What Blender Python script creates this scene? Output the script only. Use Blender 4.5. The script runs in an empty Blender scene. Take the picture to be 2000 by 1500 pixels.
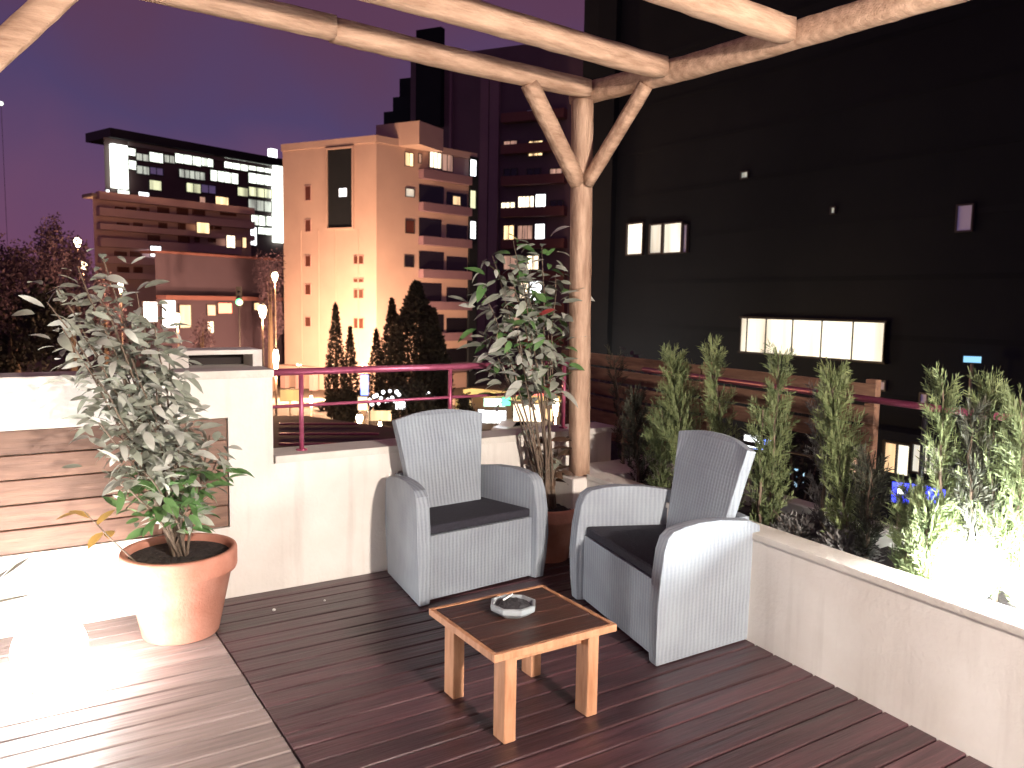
import bpy, bmesh, math, random
import numpy as np
from mathutils import Vector, Matrix
random.seed(7)
S = bpy.context.scene
COL = S.collection
R = math.radians
# ------------------------------------------------------------------ camera
F, YAW, PITCH, ROLL, EYE = 1571.3, 0.56928, -0.10066, 0.01727, 1.5
cf = Vector((math.sin(YAW)*math.cos(PITCH), math.cos(YAW)*math.cos(PITCH), math.sin(PITCH)))
_r = Vector((math.cos(YAW), -math.sin(YAW), 0)); _u = _r.cross(cf)
cr = _r*math.cos(ROLL)+_u*math.sin(ROLL); cu = -_r*math.sin(ROLL)+_u*math.cos(ROLL)
cam = bpy.data.objects.new('camera', bpy.data.cameras.new('camera')); COL.objects.link(cam)
cam.matrix_world = Matrix(((cr.x, cu.x, -cf.x, 0), (cr.y, cu.y, -cf.y, 0), (cr.z, cu.z, -cf.z, EYE), (0, 0, 0, 1)))
cam.data.sensor_width = 36; cam.data.lens = 36*F/2000; cam.data.clip_start = .05; cam.data.clip_end = 5000; cam.data.dof.use_dof = True; cam.data.dof.focus_distance = 3.9; cam.data.dof.aperture_fstop = 4.0
S.camera = cam
# ------------------------------------------------------------------ world: last glow of dusk over a lit town
W = bpy.data.worlds.new('World'); S.world = W; W.use_nodes = True
nt = W.node_tree; nt.nodes.clear()
N = nt.nodes.new; LK = nt.links.new
out = N('ShaderNodeOutputWorld')
sky = N('ShaderNodeTexSky'); sky.sky_type = 'NISHITA'; sky.sun_disc = False
sky.sun_elevation = R(1.0); sky.sun_rotation = R(200)
b1 = N('ShaderNodeBackground'); b1.inputs[1].default_value = .004; LK(sky.outputs[0], b1.inputs[0])
tc = N('ShaderNodeTexCoord'); sep = N('ShaderNodeSeparateXYZ'); LK(tc.outputs['Generated'], sep.inputs[0])
nz = N('ShaderNodeTexNoise'); nz.inputs['Scale'].default_value = 3.0; nz.inputs['Detail'].default_value = 5
LK(tc.outputs['Generated'], nz.inputs[0])
ad = N('ShaderNodeMath'); ad.operation = 'MULTIPLY_ADD'; ad.inputs[1].default_value = .34; LK(nz.outputs[0], ad.inputs[0]); LK(sep.outputs[2], ad.inputs[2])
rp = N('ShaderNodeValToRGB'); LK(ad.outputs[0], rp.inputs[0])
els = [(.05, (.12, .045, .075)), (.18, (.125, .045, .085)), (.27, (.088, .037, .088)), (.37, (.050, .031, .090)), (.48, (.068, .026, .058)), (.8, (.062, .020, .045))]
rp.color_ramp.elements[0].position = els[0][0]; rp.color_ramp.elements[0].color = (*els[0][1], 1)
rp.color_ramp.elements[1].position = els[-1][0]; rp.color_ramp.elements[1].color = (*els[-1][1], 1)
for p_, c_ in els[1:-1]:
    e_ = rp.color_ramp.elements.new(p_); e_.color = (*c_, 1)
b2 = N('ShaderNodeBackground'); b2.inputs[1].default_value = 1.0; LK(rp.outputs[0], b2.inputs[0])
ash = N('ShaderNodeAddShader'); LK(b1.outputs[0], ash.inputs[0]); LK(b2.outputs[0], ash.inputs[1]); LK(ash.outputs[0], out.inputs[0])
sun = bpy.data.objects.new('moonlight', bpy.data.lights.new('moonlight', 'SUN')); COL.objects.link(sun)
sun.data.energy = .02; sun.data.angle = R(.5); sun.data.color = (.75, .8, 1); sun.rotation_euler = (R(50), 0, R(-20))
S.view_settings.view_transform = 'Standard'; S.view_settings.look = 'None'; S.view_settings.gamma = 1
S.view_settings.exposure = .6; S.view_settings.use_curve_mapping = False
S.render.engine = 'CYCLES'; S.cycles.max_bounces = 6; S.cycles.sample_clamp_indirect = 4
GL = 60.0; GL2 = 150.0; WLG = 3000.0          # globe lamp radiance

# ------------------------------------------------------------------ helpers
def ray(x, y): return cr*((x-1000)/F) - cu*((y-750)/F) + cf
def onplane(x, y, ax, v):
    d = ray(x, y); o = Vector((0, 0, EYE)); t = (v-o[ax])/d[ax]; return o+d*t
def atd(x, y, depth): return Vector((0, 0, EYE))+ray(x, y)*depth
MAT = {}
def mat(name, col, rough=.7, col2=None, scale=8, bump=0, stretch=(1, 1, 1), detail=5, metal=0, emit=None, es=0, spec=.5, bscale=None, sub=0, trans=0, mid=.5, coord='Object', vary=0, streak=0):
    m = bpy.data.materials.new(name); m.use_nodes = True; t = m.node_tree; b = t.nodes['Principled BSDF']
    b.inputs['Base Color'].default_value = (*col, 1); b.inputs['Roughness'].default_value = rough; b.inputs['Metallic'].default_value = metal
    b.inputs['Specular IOR Level'].default_value = spec
    if trans: b.inputs['Transmission Weight'].default_value = trans
    if emit: b.inputs['Emission Color'].default_value = (*emit, 1); b.inputs['Emission Strength'].default_value = es
    if col2 or bump or 0:
        tcn = t.nodes.new('ShaderNodeTexCoord'); mp = t.nodes.new('ShaderNodeMapping'); mp.inputs['Scale'].default_value = stretch
        t.links.new(tcn.outputs[coord], mp.inputs[0])
        oi = t.nodes.new('ShaderNodeObjectInfo'); t.links.new(oi.outputs['Random'], mp.inputs['Location'])
        mul = t.nodes.new('ShaderNodeVectorMath'); mul.operation = 'SCALE'; mul.inputs['Scale'].default_value = 37
        cmb = t.nodes.new('ShaderNodeCombineXYZ')
        for i in range(3): t.links.new(oi.outputs['Random'], cmb.inputs[i])
        t.links.new(cmb.outputs[0], mul.inputs[0]); t.links.new(mul.outputs[0], mp.inputs['Location'])
        n = t.nodes.new('ShaderNodeTexNoise'); n.inputs['Scale'].default_value = scale; n.inputs['Detail'].default_value = detail; n.inputs['Roughness'].default_value = .6
        t.links.new(mp.outputs[0], n.inputs[0])
        if col2:
            r = t.nodes.new('ShaderNodeValToRGB'); r.color_ramp.elements[0].position = mid-.17; r.color_ramp.elements[1].position = mid+.17
            r.color_ramp.elements[0].color = (*col, 1); r.color_ramp.elements[1].color = (*col2, 1)
            t.links.new(n.outputs[0], r.inputs[0])
            if vary:
                hs = t.nodes.new('ShaderNodeHueSaturation'); mv = t.nodes.new('ShaderNodeMapRange'); mv.inputs['To Min'].default_value = 1-vary; mv.inputs['To Max'].default_value = 1+vary
                t.links.new(oi.outputs['Random'], mv.inputs['Value']); t.links.new(mv.outputs[0], hs.inputs['Value']); t.links.new(r.outputs[0], hs.inputs['Color']); src = hs.outputs[0]
            else: src = r.outputs[0]
            if streak:
                # rain streaks and grime: long vertical noise, kept faint
                m2 = t.nodes.new('ShaderNodeMapping'); m2.inputs['Scale'].default_value = (9, 9, .7); t.links.new(tcn.outputs[coord], m2.inputs[0])
                ns = t.nodes.new('ShaderNodeTexNoise'); ns.inputs['Scale'].default_value = 1.6; ns.inputs['Detail'].default_value = 6; t.links.new(m2.outputs[0], ns.inputs[0])
                ms = t.nodes.new('ShaderNodeMapRange'); ms.inputs['From Min'].default_value = .52; ms.inputs['From Max'].default_value = .75; ms.inputs['To Max'].default_value = streak; t.links.new(ns.outputs[0], ms.inputs['Value'])
                mx = t.nodes.new('ShaderNodeMix'); mx.data_type = 'RGBA'; mx.inputs[7].default_value = (.30, .25, .20, 1); t.links.new(ms.outputs[0], mx.inputs[0]); t.links.new(src, mx.inputs[6]); src = mx.outputs[2]
            t.links.new(src, b.inputs['Base Color'])
            rr = t.nodes.new('ShaderNodeMapRange'); rr.inputs['To Min'].default_value = max(0, rough-.12); rr.inputs['To Max'].default_value = min(1, rough+.12)
            t.links.new(n.outputs[0], rr.inputs['Value']); t.links.new(rr.outputs[0], b.inputs['Roughness'])
        if bump:
            bn = t.nodes.new('ShaderNodeBump'); bn.inputs['Strength'].default_value = bump; bn.inputs['Distance'].default_value = .01
            if bscale:
                n2 = t.nodes.new('ShaderNodeTexNoise'); n2.inputs['Scale'].default_value = bscale; n2.inputs['Detail'].default_value = 4; t.links.new(mp.outputs[0], n2.inputs[0]); t.links.new(n2.outputs[0], bn.inputs['Height'])
            else: t.links.new(n.outputs[0], bn.inputs['Height'])
            t.links.new(bn.outputs[0], b.inputs['Normal'])
    MAT[name] = m; return m
def glow(name, col, s, var=0):
    """lit glass: curtains and the room behind give the brightness some variation"""
    m = mat(name, (.6, .6, .58), .4, emit=col, es=s)
    if var:
        t = m.node_tree; b = t.nodes['Principled BSDF']; tcn = t.nodes.new('ShaderNodeTexCoord'); mp = t.nodes.new('ShaderNodeMapping'); mp.inputs['Scale'].default_value = (var, var, var*.12)
        oi = t.nodes.new('ShaderNodeObjectInfo'); t.links.new(tcn.outputs['Object'], mp.inputs[0]); n = t.nodes.new('ShaderNodeTexNoise'); n.inputs['Scale'].default_value = 1; n.inputs['Detail'].default_value = 3
        t.links.new(mp.outputs[0], n.inputs[0]); mr = t.nodes.new('ShaderNodeMapRange'); mr.inputs['From Min'].default_value = .32; mr.inputs['From Max'].default_value = .62; mr.inputs['To Min'].default_value = s*.35; mr.inputs['To Max'].default_value = s*1.2
        t.links.new(n.outputs[0], mr.inputs['Value']); t.links.new(mr.outputs[0], b.inputs['Emission Strength'])
    return m

mat('plaster', (.72, .68, .62), .9, (.80, .77, .72), 3, .25, bscale=60, streak=.22)
mat('coping', (.60, .56, .50), .85, (.72, .69, .63), 5, .4, bscale=50)
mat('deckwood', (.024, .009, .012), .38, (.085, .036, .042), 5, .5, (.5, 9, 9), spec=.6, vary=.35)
mat('decklit', (.18, .14, .13), .55, (.31, .245, .23), 5, .5, (.5, 9, 9), spec=.6, vary=.18)  # pale left boards: lamp wash put into the colour
mat('joist', (.03, .02, .018), .8)
mat('panelwood', (.13, .068, .046), .6, (.25, .145, .10), 3.5, .4, (1, 1, 9), vary=.2)
mat('beamwood', (.30, .175, .11), .8, (.58, .38, .26), 4, .8, (1, 6, 6), bscale=22)
mat('postwood', (.34, .20, .13), .8, (.60, .41, .29), 4, .8, (6, 6, 1), bscale=22)
mat('tabletop', (.022, .009, .007), .4, (.075, .028, .018), 5, .5, (1.2, 10, 10), spec=.6)
mat('tablewood', (.34, .155, .075), .6, (.50, .26, .145), 5, .3, (8, 8, 1.2))
mat('terracotta', (.44, .17, .11), .85, (.62, .31, .23), 4, .25, bscale=80)
mat('soil', (.012, .010, .012), .95, (.05, .038, .034), 60, 1)
mat('cushion', (.014, .014, .022), .9, (.030, .029, .042), 60, .6)
mat('leafgreen', (.065, .15, .045), .45, (.13, .24, .08), 9, .1)
mat('leafgrey', (.22, .245, .19), .5, (.36, .375, .31), 9, .1)  # grey lamp wash put into the leaf colour
mat('leafpale', (.36, .375, .32), .5, (.50, .50, .45), 9, .1)  # pale leaf; on the shrubs it carries lamp wash too
mat('leafyellow', (.62, .36, .07), .5, (.72, .50, .16), 9)
mat('leafred', (.45, .05, .06), .5, (.55, .10, .08), 9)
mat('leafbacklit', (.06, .032, .02), .6, (.12, .07, .04), 9)  # backlit darkness put into the leaf colour
mat('bark', (.10, .07, .05), .85, (.2, .15, .11), 20, .6)
mat('thuja', (.06, .085, .032), .65, (.18, .22, .09), 14)
mat('thujagold', (.09, .125, .045), .65, (.22, .26, .11), 14)
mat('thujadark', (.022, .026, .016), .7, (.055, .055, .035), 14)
mat('silverleaf', (.10, .10, .095), .7, (.21, .20, .19), 14)
mat('steel', (.16, .05, .10), .35, metal=.6)
mat('rail', (.42, .09, .17), .35, (.5, .13, .22), 6, metal=.5)
mat('blackmetal', (.012, .012, .016), .5, metal=.3)
mat('ceramic', (.26, .29, .31), .35, (.36, .40, .42), 12)
mat('ash', (.01, .01, .014), .95, (.06, .06, .065), 90, 1)
mat('white', (.8, .8, .78), .5)
mat('slat', (.10, .047, .028), .8, (.22, .115, .07), 4, .5, (8, .8, 8))
mat('concrete', (.28, .22, .19), .85, (.36, .29, .25), .25, 0)
mat('towerwall', (.46, .35, .33), .85, (.55, .43, .40), .12, 0)
mat('officedark', (.085, .055, .055), .6, (.12, .08, .08), .1)
mat('officegrey', (.20, .17, .17), .5, (.25, .21, .21), .1)
mat('pinkwall', (.42, .28, .29), .85, (.50, .34, .35), .15)
mat('pinkdark', (.17, .07, .07), .8)
mat('mauvewall', (.20, .13, .19), .85, (.25, .17, .22), .1)
mat('hallwall', (.05, .034, .06), .85, (.07, .05, .08), .1); mat('towerdark', (.10, .075, .11), .85, (.14, .10, .14), .08)
mat('blackwall', (.013, .017, .024), .9, (.022, .027, .035), .06, spec=.05)
mat('glass', (.012, .012, .018), .12, spec=.6)
mat('glassbrown', (.10, .035, .025), .3)
mat('frame', (.05, .045, .05), .5)
mat('asphalt', (.045, .040, .042), .8, (.065, .055, .055), .3)
mat('pavement', (.22, .19, .17), .85, (.28, .24, .21), .4)
mat('ground', (.05, .04, .035), .95, (.08, .06, .05), .05)
mat('paint', (.7, .7, .68), .6)
mat('maroonroof', (.035, .008, .03), .8, (.08, .018, .06), .6, .3)
mat('nightleaf', (.016, .020, .016), .8, (.040, .036, .030), 2)
mat('purpleleaf', (.05, .032, .055), .8, (.11, .065, .10), 1)
mat('poststeel', (.35, .28, .24), .5, metal=.2)
mat('carwhite', (.7, .7, .7), .25); mat('cardark', (.02, .02, .03), .25); mat('carred', (.35, .03, .03), .25); mat('tyre', (.015, .015, .015), .8)
mat('yellow', (.75, .42, .06), .6); mat('redcloth', (.45, .02, .03), .6)
glow('globe', (1, .95, .91), GL); glow('planterglobe', (.95, .98, .95), GL2); glow('fillglobe', (1, .87, .77), WLG)
glow('coolpane', (.92, 1, .86), 1.7, 1.2); glow('coolbright', (.90, .98, .88), 2.2); glow('coolgrey', (.80, .86, .72), .42, 1.8)
glow('coolyellow', (.9, .92, .55), .72, .8); glow('amberpane', (1, .66, .33), 1.3, 1.0); glow('warmpane', (1, .80, .56), 1.9, 1.6)
glow('warmdim', (1, .55, .38), .35, 2.0); glow('whitepane', (.95, .97, 1), 2.4); glow('creampane', (1, .93, .74), 1.02, .5)
glow('creamdim', (.95, .9, .72), .55, .9); glow('bluepale', (.28, .68, 1), .9, .4); glow('bluedeep', (.03, .05, 1), 2.6); glow('blueglow', (.12, .25, 1), 2.2)
glow('tealglow', (.25, .95, .85), 1.3); glow('greenlamp', (.05, 1, .38), 1.6); glow('redlamp', (1, .06, .05), 1.8); glow('sodium', (1, .80, .52), 16)
glow('shopyellow', (1, .62, .16), .75, .8); glow('violetdim', (.25, .2, .5), .12); glow('signgreen', (.6, 1, .75), 1.5); glow('headlamp', (1, .97, .9), 9)

def wicker():
    m = bpy.data.materials.new('wicker'); m.use_nodes = True; t = m.node_tree; b = t.nodes['Principled BSDF']; b.inputs['Roughness'].default_value = .6
    tcn = t.nodes.new('ShaderNodeTexCoord')
    ws = []
    for sc, prof in ((14, 'X'), (14, 'Y'), (20, 'Z')):
        w = t.nodes.new('ShaderNodeTexWave'); w.bands_direction = prof; w.inputs['Scale'].default_value = sc; w.inputs['Distortion'].default_value = 1.3; w.inputs['Detail'].default_value = 3; w.inputs['Detail Scale'].default_value = 2
        t.links.new(tcn.outputs['Object'], w.inputs[0]); ws.append(w)
    sp_ = t.nodes.new('ShaderNodeSeparateXYZ'); t.links.new(tcn.outputs['Normal'], sp_.inputs[0]); ab = t.nodes.new('ShaderNodeMath'); ab.operation = 'ABSOLUTE'; t.links.new(sp_.outputs[0], ab.inputs[0])
    gt = t.nodes.new('ShaderNodeMath'); gt.operation = 'GREATER_THAN'; gt.inputs[1].default_value = .6; t.links.new(ab.outputs[0], gt.inputs[0])
    a = t.nodes.new('ShaderNodeMix'); a.data_type = 'FLOAT'; t.links.new(gt.outputs[0], a.inputs[0]); t.links.new(ws[0].outputs['Fac'], a.inputs[2]); t.links.new(ws[1].outputs['Fac'], a.inputs[3])
    a2 = t.nodes.new('ShaderNodeMath'); a2.operation = 'MULTIPLY_ADD'; a2.inputs[1].default_value = .12; t.links.new(ws[2].outputs['Fac'], a2.inputs[0]); t.links.new(a.outputs[0], a2.inputs[2])
    n = t.nodes.new('ShaderNodeTexNoise'); n.inputs['Scale'].default_value = 5; t.links.new(tcn.outputs['Object'], n.inputs[0])
    a3 = t.nodes.new('ShaderNodeMath'); a3.operation = 'MULTIPLY_ADD'; a3.inputs[1].default_value = .35; t.links.new(a2.outputs[0], a3.inputs[0]); t.links.new(n.outputs[0], a3.inputs[2])
    r = t.nodes.new('ShaderNodeValToRGB'); r.color_ramp.elements[0].position = .1; r.color_ramp.elements[0].color = (.18, .20, .24, 1); r.color_ramp.elements[1].position = 1.0; r.color_ramp.elements[1].color = (.32, .365, .41, 1)
    t.links.new(a3.outputs[0], r.inputs[0]); t.links.new(r.outputs[0], b.inputs['Base Color'])
    bn = t.nodes.new('ShaderNodeBump'); bn.inputs['Strength'].default_value = .4; bn.inputs['Distance'].default_value = .004
    t.links.new(a2.outputs[0], bn.inputs['Height']); t.links.new(bn.outputs[0], b.inputs['Normal']); MAT['wicker'] = m
wicker()

def mk(name, bm, m, parent=None, smooth=False, loc=None):
    me = bpy.data.meshes.new(name); bm.normal_update(); bm.to_mesh(me); bm.free()
    if smooth:
        for p in me.polygons: p.use_smooth = True
    o = bpy.data.objects.new(name, me); COL.objects.link(o)
    for x in (m if isinstance(m, (list, tuple)) else [m]): me.materials.append(MAT[x])
    if parent: o.parent = parent
    if loc is not None: o.location = loc
    return o
def thing(name, label, cat, loc=(0, 0, 0), rz=0, group=None):
    o = bpy.data.objects.new(name, None); COL.objects.link(o); o.location = loc; o.rotation_euler = (0, 0, rz); o.empty_display_size = .1
    o['label'] = label; o['category'] = cat
    if group: o['group'] = group
    return o
def tag(o, label=None, cat=None, group=None, kind=None):
    if label: o['label'] = label
    if cat: o['category'] = cat
    if group: o['group'] = group
    if kind: o['kind'] = kind
    return o
def box(bm, x0, x1, y0, y1, z0, z1, T=None):
    vs = [Vector((x, y, z)) for z in (z0, z1) for y in (y0, y1) for x in (x0, x1)]
    if T: vs = [T(v) for v in vs]
    v = [bm.verts.new(p) for p in vs]; fs = []
    for f in ((0, 2, 3, 1), (4, 5, 7, 6), (0, 1, 5, 4), (2, 6, 7, 3), (0, 4, 6, 2), (1, 3, 7, 5)): fs.append(bm.faces.new([v[i] for i in f]))
    return fs
def bevel(bm, w, seg=1):
    bmesh.ops.bevel(bm, geom=bm.edges[:], offset=w, segments=seg, affect='EDGES', profile=.7); return bm
def bbox(x0, x1, y0, y1, z0, z1, w=0, seg=1, T=None):
    bm = bmesh.new(); box(bm, x0, x1, y0, y1, z0, z1, T); bmesh.ops.recalc_face_normals(bm, faces=bm.faces[:])
    if w: bevel(bm, w, seg)
    return bm
def prism(bm, pts, f0, f1):
    """pts: outline list; f0/f1 map a 2-D point to the two end faces"""
    a = [bm.verts.new(f0(p)) for p in pts]; b = [bm.verts.new(f1(p)) for p in pts]; n = len(pts)
    bm.faces.new(a); bm.faces.new(b[::-1])
    for i in range(n): bm.faces.new((a[i], b[i], b[(i+1) % n], a[(i+1) % n]))
    bmesh.ops.recalc_face_normals(bm, faces=bm.faces[:])
def tube(bm, pts, rad, n=8, caps=True):
    pts = [Vector(p) for p in pts]; k = len(pts); rad = rad if isinstance(rad, (list, tuple)) else [rad]*k; rings = []
    for i, p in enumerate(pts):
        t = (pts[min(i+1, k-1)]-pts[max(i-1, 0)]).normalized(); a = t.cross(Vector((0, 0, 1)) if abs(t.z) < .95 else Vector((1, 0, 0))).normalized(); b = t.cross(a)
        rings.append([bm.verts.new(p+(a*math.cos(q)+b*math.sin(q))*rad[i]) for q in [2*math.pi*j/n for j in range(n)]])
    for i in range(k-1):
        for j in range(n): bm.faces.new((rings[i][j], rings[i][(j+1) % n], rings[i+1][(j+1) % n], rings[i+1][j]))
    if caps: bm.faces.new(rings[0][::-1]); bm.faces.new(rings[-1])
def lathe(prof, n=40):
    bm = bmesh.new(); rings = []
    for r, z in prof: rings.append([bm.verts.new((r*math.cos(2*math.pi*j/n), r*math.sin(2*math.pi*j/n), z)) for j in range(n)])
    for i in range(len(prof)-1):
        for j in range(n): bm.faces.new((rings[i][j], rings[i][(j+1) % n], rings[i+1][(j+1) % n], rings[i+1][j]))
    bm.faces.new(rings[0][::-1]); bm.faces.new(rings[-1]); bmesh.ops.recalc_face_normals(bm, faces=bm.faces[:]); return bm
def sphere(r, u=24, v=14, c=(0, 0, 0)):
    bm = bmesh.new(); bmesh.ops.create_uvsphere(bm, u_segments=u, v_segments=v, radius=r, matrix=Matrix.Translation(c)); return bm
def rough_bar(p0, p1, w, h, amp=.006, step=.07, seed=0, up=Vector((0, 0, 1)), sub=3):
    """hand-hewn timber: a rounded square section carried along the axis with uneven faces"""
    rnd = random.Random(seed); p0 = Vector(p0); p1 = Vector(p1); L = (p1-p0).length; t = (p1-p0).normalized(); s = t.cross(up).normalized(); u2 = s.cross(t)
    n = max(2, int(L/step)); m = 4*sub; bm = bmesh.new(); rings = []; ph = [rnd.uniform(0, 6) for _ in range(8)]
    sec = []
    for j in range(m):
        a = 2*math.pi*(j+.5)/m; c, q = math.cos(a), math.sin(a); k = 1/max(abs(c), abs(q)); k = min(k, 1.25); sec.append((c*k, q*k))
    for i in range(n+1):
        d = L*i/n; wob = Vector((0, 0, 0))+s*amp*1.3*math.sin(d*1.7+ph[0])+u2*amp*1.3*math.sin(d*2.3+ph[1])
        if i in (0, n): wob *= .3
        rings.append([bm.verts.new(p0+t*d+wob+s*(x*w/2+rnd.uniform(-amp, amp)*.45)+u2*(y*h/2+rnd.uniform(-amp, amp)*.45)) for x, y in sec])
    for i in range(n):
        for j in range(m): bm.faces.new((rings[i][j], rings[i][(j+1) % m], rings[i+1][(j+1) % m], rings[i+1][j]))
    bm.faces.new(rings[0][::-1]); bm.faces.new(rings[-1]); bmesh.ops.recalc_face_normals(bm, faces=bm.faces[:]); return bm
def copyof(o, parent=None, name=None):
    c = o.copy(); COL.objects.link(c); c.parent = parent
    if name: c.name = name
    for ch in list(o.children): copyof(ch, c)
    return c

# ------------------------------------------------------------------ setting: ground, street, terrace slab
ZG = -11.0
tag(mk('ground', bbox(-2500, 2500, -600, 3500, ZG-1, ZG), 'ground'), kind='structure')
def sheet(name, pts, z, m, th=.05):
    bm = bmesh.new(); prism(bm, pts, lambda p: Vector((p[0], p[1], z-th)), lambda p: Vector((p[0], p[1], z))); return tag(mk(name, bm, m), kind='structure')
sheet('road', [(-160, 118), (-160, 92), (20, 74), (60, 60), (140, 20), (140, 40), (66, 76), (24, 92)], ZG+.054, 'asphalt')
sheet('pavement', [(-160, 126), (-160, 119), (24, 93), (66, 77), (70, 84), (26, 101)], ZG+.14, 'pavement', .14)
sheet('pavement', [(-160, 91), (-160, 84), (16, 66), (40, 60), (42, 64), (19, 73)], ZG+.14, 'pavement', .14)
bm = bmesh.new()
for i in range(24):
    x = -60+i*4.4; box(bm, x, x+2, 83-.13*(x)-.1+0, 83-.13*(x)+.1, ZG+.054, ZG+.06)
tag(mk('road_marking', bm, 'paint'), kind='structure')
tag(mk('terrace_building', bbox(-6, 3.95, -3.2, 4.27, ZG, -.06), 'concrete'), kind='structure')

# wall direction: the right-hand wall leans a few degrees off the left one
def RX(Y): return 2.80+.078*(Y-2.34)
YW = 4.06

# ------------------------------------------------------------------ deck boards
deck = tag(mk('deck', bbox(-3, 3.0, -2.2, YW, -.06, -.035), 'joist'), kind='structure')
protos = []
def board_mesh(L, seed):
    rnd = random.Random(seed); bm = bmesh.new(); n = 5
    w = .1015; prof = [(-w/2, -.030), (-w/2, -.004), (-w/2+.004, 0), (w/2-.004, 0), (w/2, -.004), (w/2, -.030)]; rings = []
    for i in range(n):
        dy = rnd.uniform(-.0008, .0008); dz = rnd.uniform(-.0012, .0012); rings.append([bm.verts.new((L*i/(n-1), y+dy, z+dz)) for y, z in prof])
    for i in range(n-1):
        for j in range(6): bm.faces.new((rings[i][j], rings[i+1][j], rings[i+1][(j+1) % 6], rings[i][(j+1) % 6]))
    bm.faces.new(rings[0]); bm.faces.new(rings[-1][::-1]); bmesh.ops.recalc_face_normals(bm, faces=bm.faces[:]); return bm
SEAM = .775
LM = []; RM = []
for s_ in range(4):
    for L, lst, m in ((3.6, LM, 'decklit'), (2.18, RM, 'deckwood')):
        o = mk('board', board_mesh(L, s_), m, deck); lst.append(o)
rowsn = int((YW+2.0)/.1085); first = set()
for k in range(rowsn):
    y = YW-.06-k*.1085
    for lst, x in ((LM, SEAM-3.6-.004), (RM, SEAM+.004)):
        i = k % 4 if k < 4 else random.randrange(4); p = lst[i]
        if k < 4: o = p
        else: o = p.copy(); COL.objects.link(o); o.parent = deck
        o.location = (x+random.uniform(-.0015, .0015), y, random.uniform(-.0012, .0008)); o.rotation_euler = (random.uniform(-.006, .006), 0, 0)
tag(mk('board', bbox(SEAM-.0035, SEAM+.0035, -2, YW, -.034, -.012), 'joist', deck))

# ------------------------------------------------------------------ left wall (high part, step, low part) with its timber panel
wall = thing('terrace_wall', 'cream plastered terrace wall behind the terracotta pots, stepping down from high to low', 'wall', (0, YW, 0))
bm = bmesh.new()
zp0, zp1, xp = .36, .912, .94
outl = [(-4, -.06), (3.42, -.06), (3.42, .66), (1.16, .66), (1.16, 1.105), (-4, 1.105)]
prism(bm, outl, lambda p: Vector((p[0], .045, p[1])), lambda p: Vector((p[0], .22, p[1])))
mk('wall_body', bm, 'plaster', wall)
bm = bmesh.new()                                   # front skin round the recess of the timber panel
box(bm, -4, xp, 0, .0449, -.06, zp0); box(bm, -4, xp, 0, .0449, zp1, 1.105)
bmesh.ops.recalc_face_normals(bm, faces=bm.faces[:]); mk('wall_skin', bm, 'plaster', wall)
bm = bmesh.new(); box(bm, xp, 1.16, 0, .0449, -.06, 1.105); box(bm, 1.16, 3.0, 0, .0449, -.06, .66); mk('wall_skin', bm, 'plaster', wall)
mk('coping', bbox(-4, 1.168, -.008, .228, 1.105, 1.145, .006, 2), 'coping', wall)
mk('coping', bbox(1.17, 3.425, -.008, .228, .66, .70, .006, 2), 'coping', wall)
hh = (zp1-zp0)/5; pl0 = None
for k in range(5):
    for x0, x1 in ((-3.9, -1.2), (-1.196, xp-.004)):
        o = mk('plank', bbox(x0, x1, .012, .04, zp0+k*hh+.003, zp0+(k+1)*hh-.003, .003), 'panelwood', wall)
        o.location = (0, random.uniform(-.002, .002), 0)
# box behind the wall top with the dark opening
vb = thing('parapet_box', 'long low white box with dark slot standing on the high wall behind the shrub', 'planter', (.75, YW+.40, 0))
a0 = onplane(310, 686, 1, YW+.40); a1 = onplane(512, 724, 1, YW+.40); X0, X1 = a0.x-.75, a1.x-.75
bm = bmesh.new(); zt = a0.z+.0; s0 = onplane(368, 694, 1, YW+.40); s1 = onplane(494, 716, 1, YW+.40)
for q in ((X0, X1, s0.z, zt), (X0, X1, .9, s1.z), (X0, s0.x-.75, s1.z, s0.z), (s1.x-.75, X1, s1.z, s0.z)): box(bm, q[0], q[1], 0, .25, q[2], q[3])
mk('casing', bm, 'plaster', vb); mk('slot_back', bbox(s0.x-.75, s1.x-.75, .2, .24, s1.z, s0.z), 'joist', vb)
mk('bracket', bbox(X0, X1, 0, .25, .0, .9-.002), 'plaster', vb)

# ------------------------------------------------------------------ right planter wall and planter
pw = thing('planter', 'long cream plastered planter along the right side holding the row of conifers', 'planter', (0, 0, 0))
def shear(dx=0): return lambda v: Vector((v.x+RX(v.y), v.y, v.z))
mk('planter_wall', bbox(0, .14, -1.8, 3.70, -.06, .47, .008, 2, shear()), 'plaster', pw)
mk('coping', bbox(-.006, .146, -1.8, 3.70, .47, .50, .006, 2, shear()), 'coping', pw)
mk('planter_outer_wall', bbox(.60, .70, -1.8, 4.05, -.06, .50, .008, 1, shear()), 'plaster', pw)
mk('planter_end', bbox(-.10, .597, 3.702, 4.05, -.06, .478, .006, 1, shear()), 'plaster', pw)
bm = bmesh.new(); nx, ny = 14, 140; vv = []
for j in range(ny+1):
    y = -1.8+5.49*j/ny; vv.append([bm.verts.new((RX(y)+.1405+.459*i/nx, y, .40+random.uniform(0, .028)+.015*math.sin(y*3))) for i in range(nx+1)])
for j in range(ny):
    for i in range(nx): bm.faces.new((vv[j][i], vv[j][i+1], vv[j+1][i+1], vv[j+1][i]))
tag(mk('soil', bm, 'soil', pw, True), kind='stuff')

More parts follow.
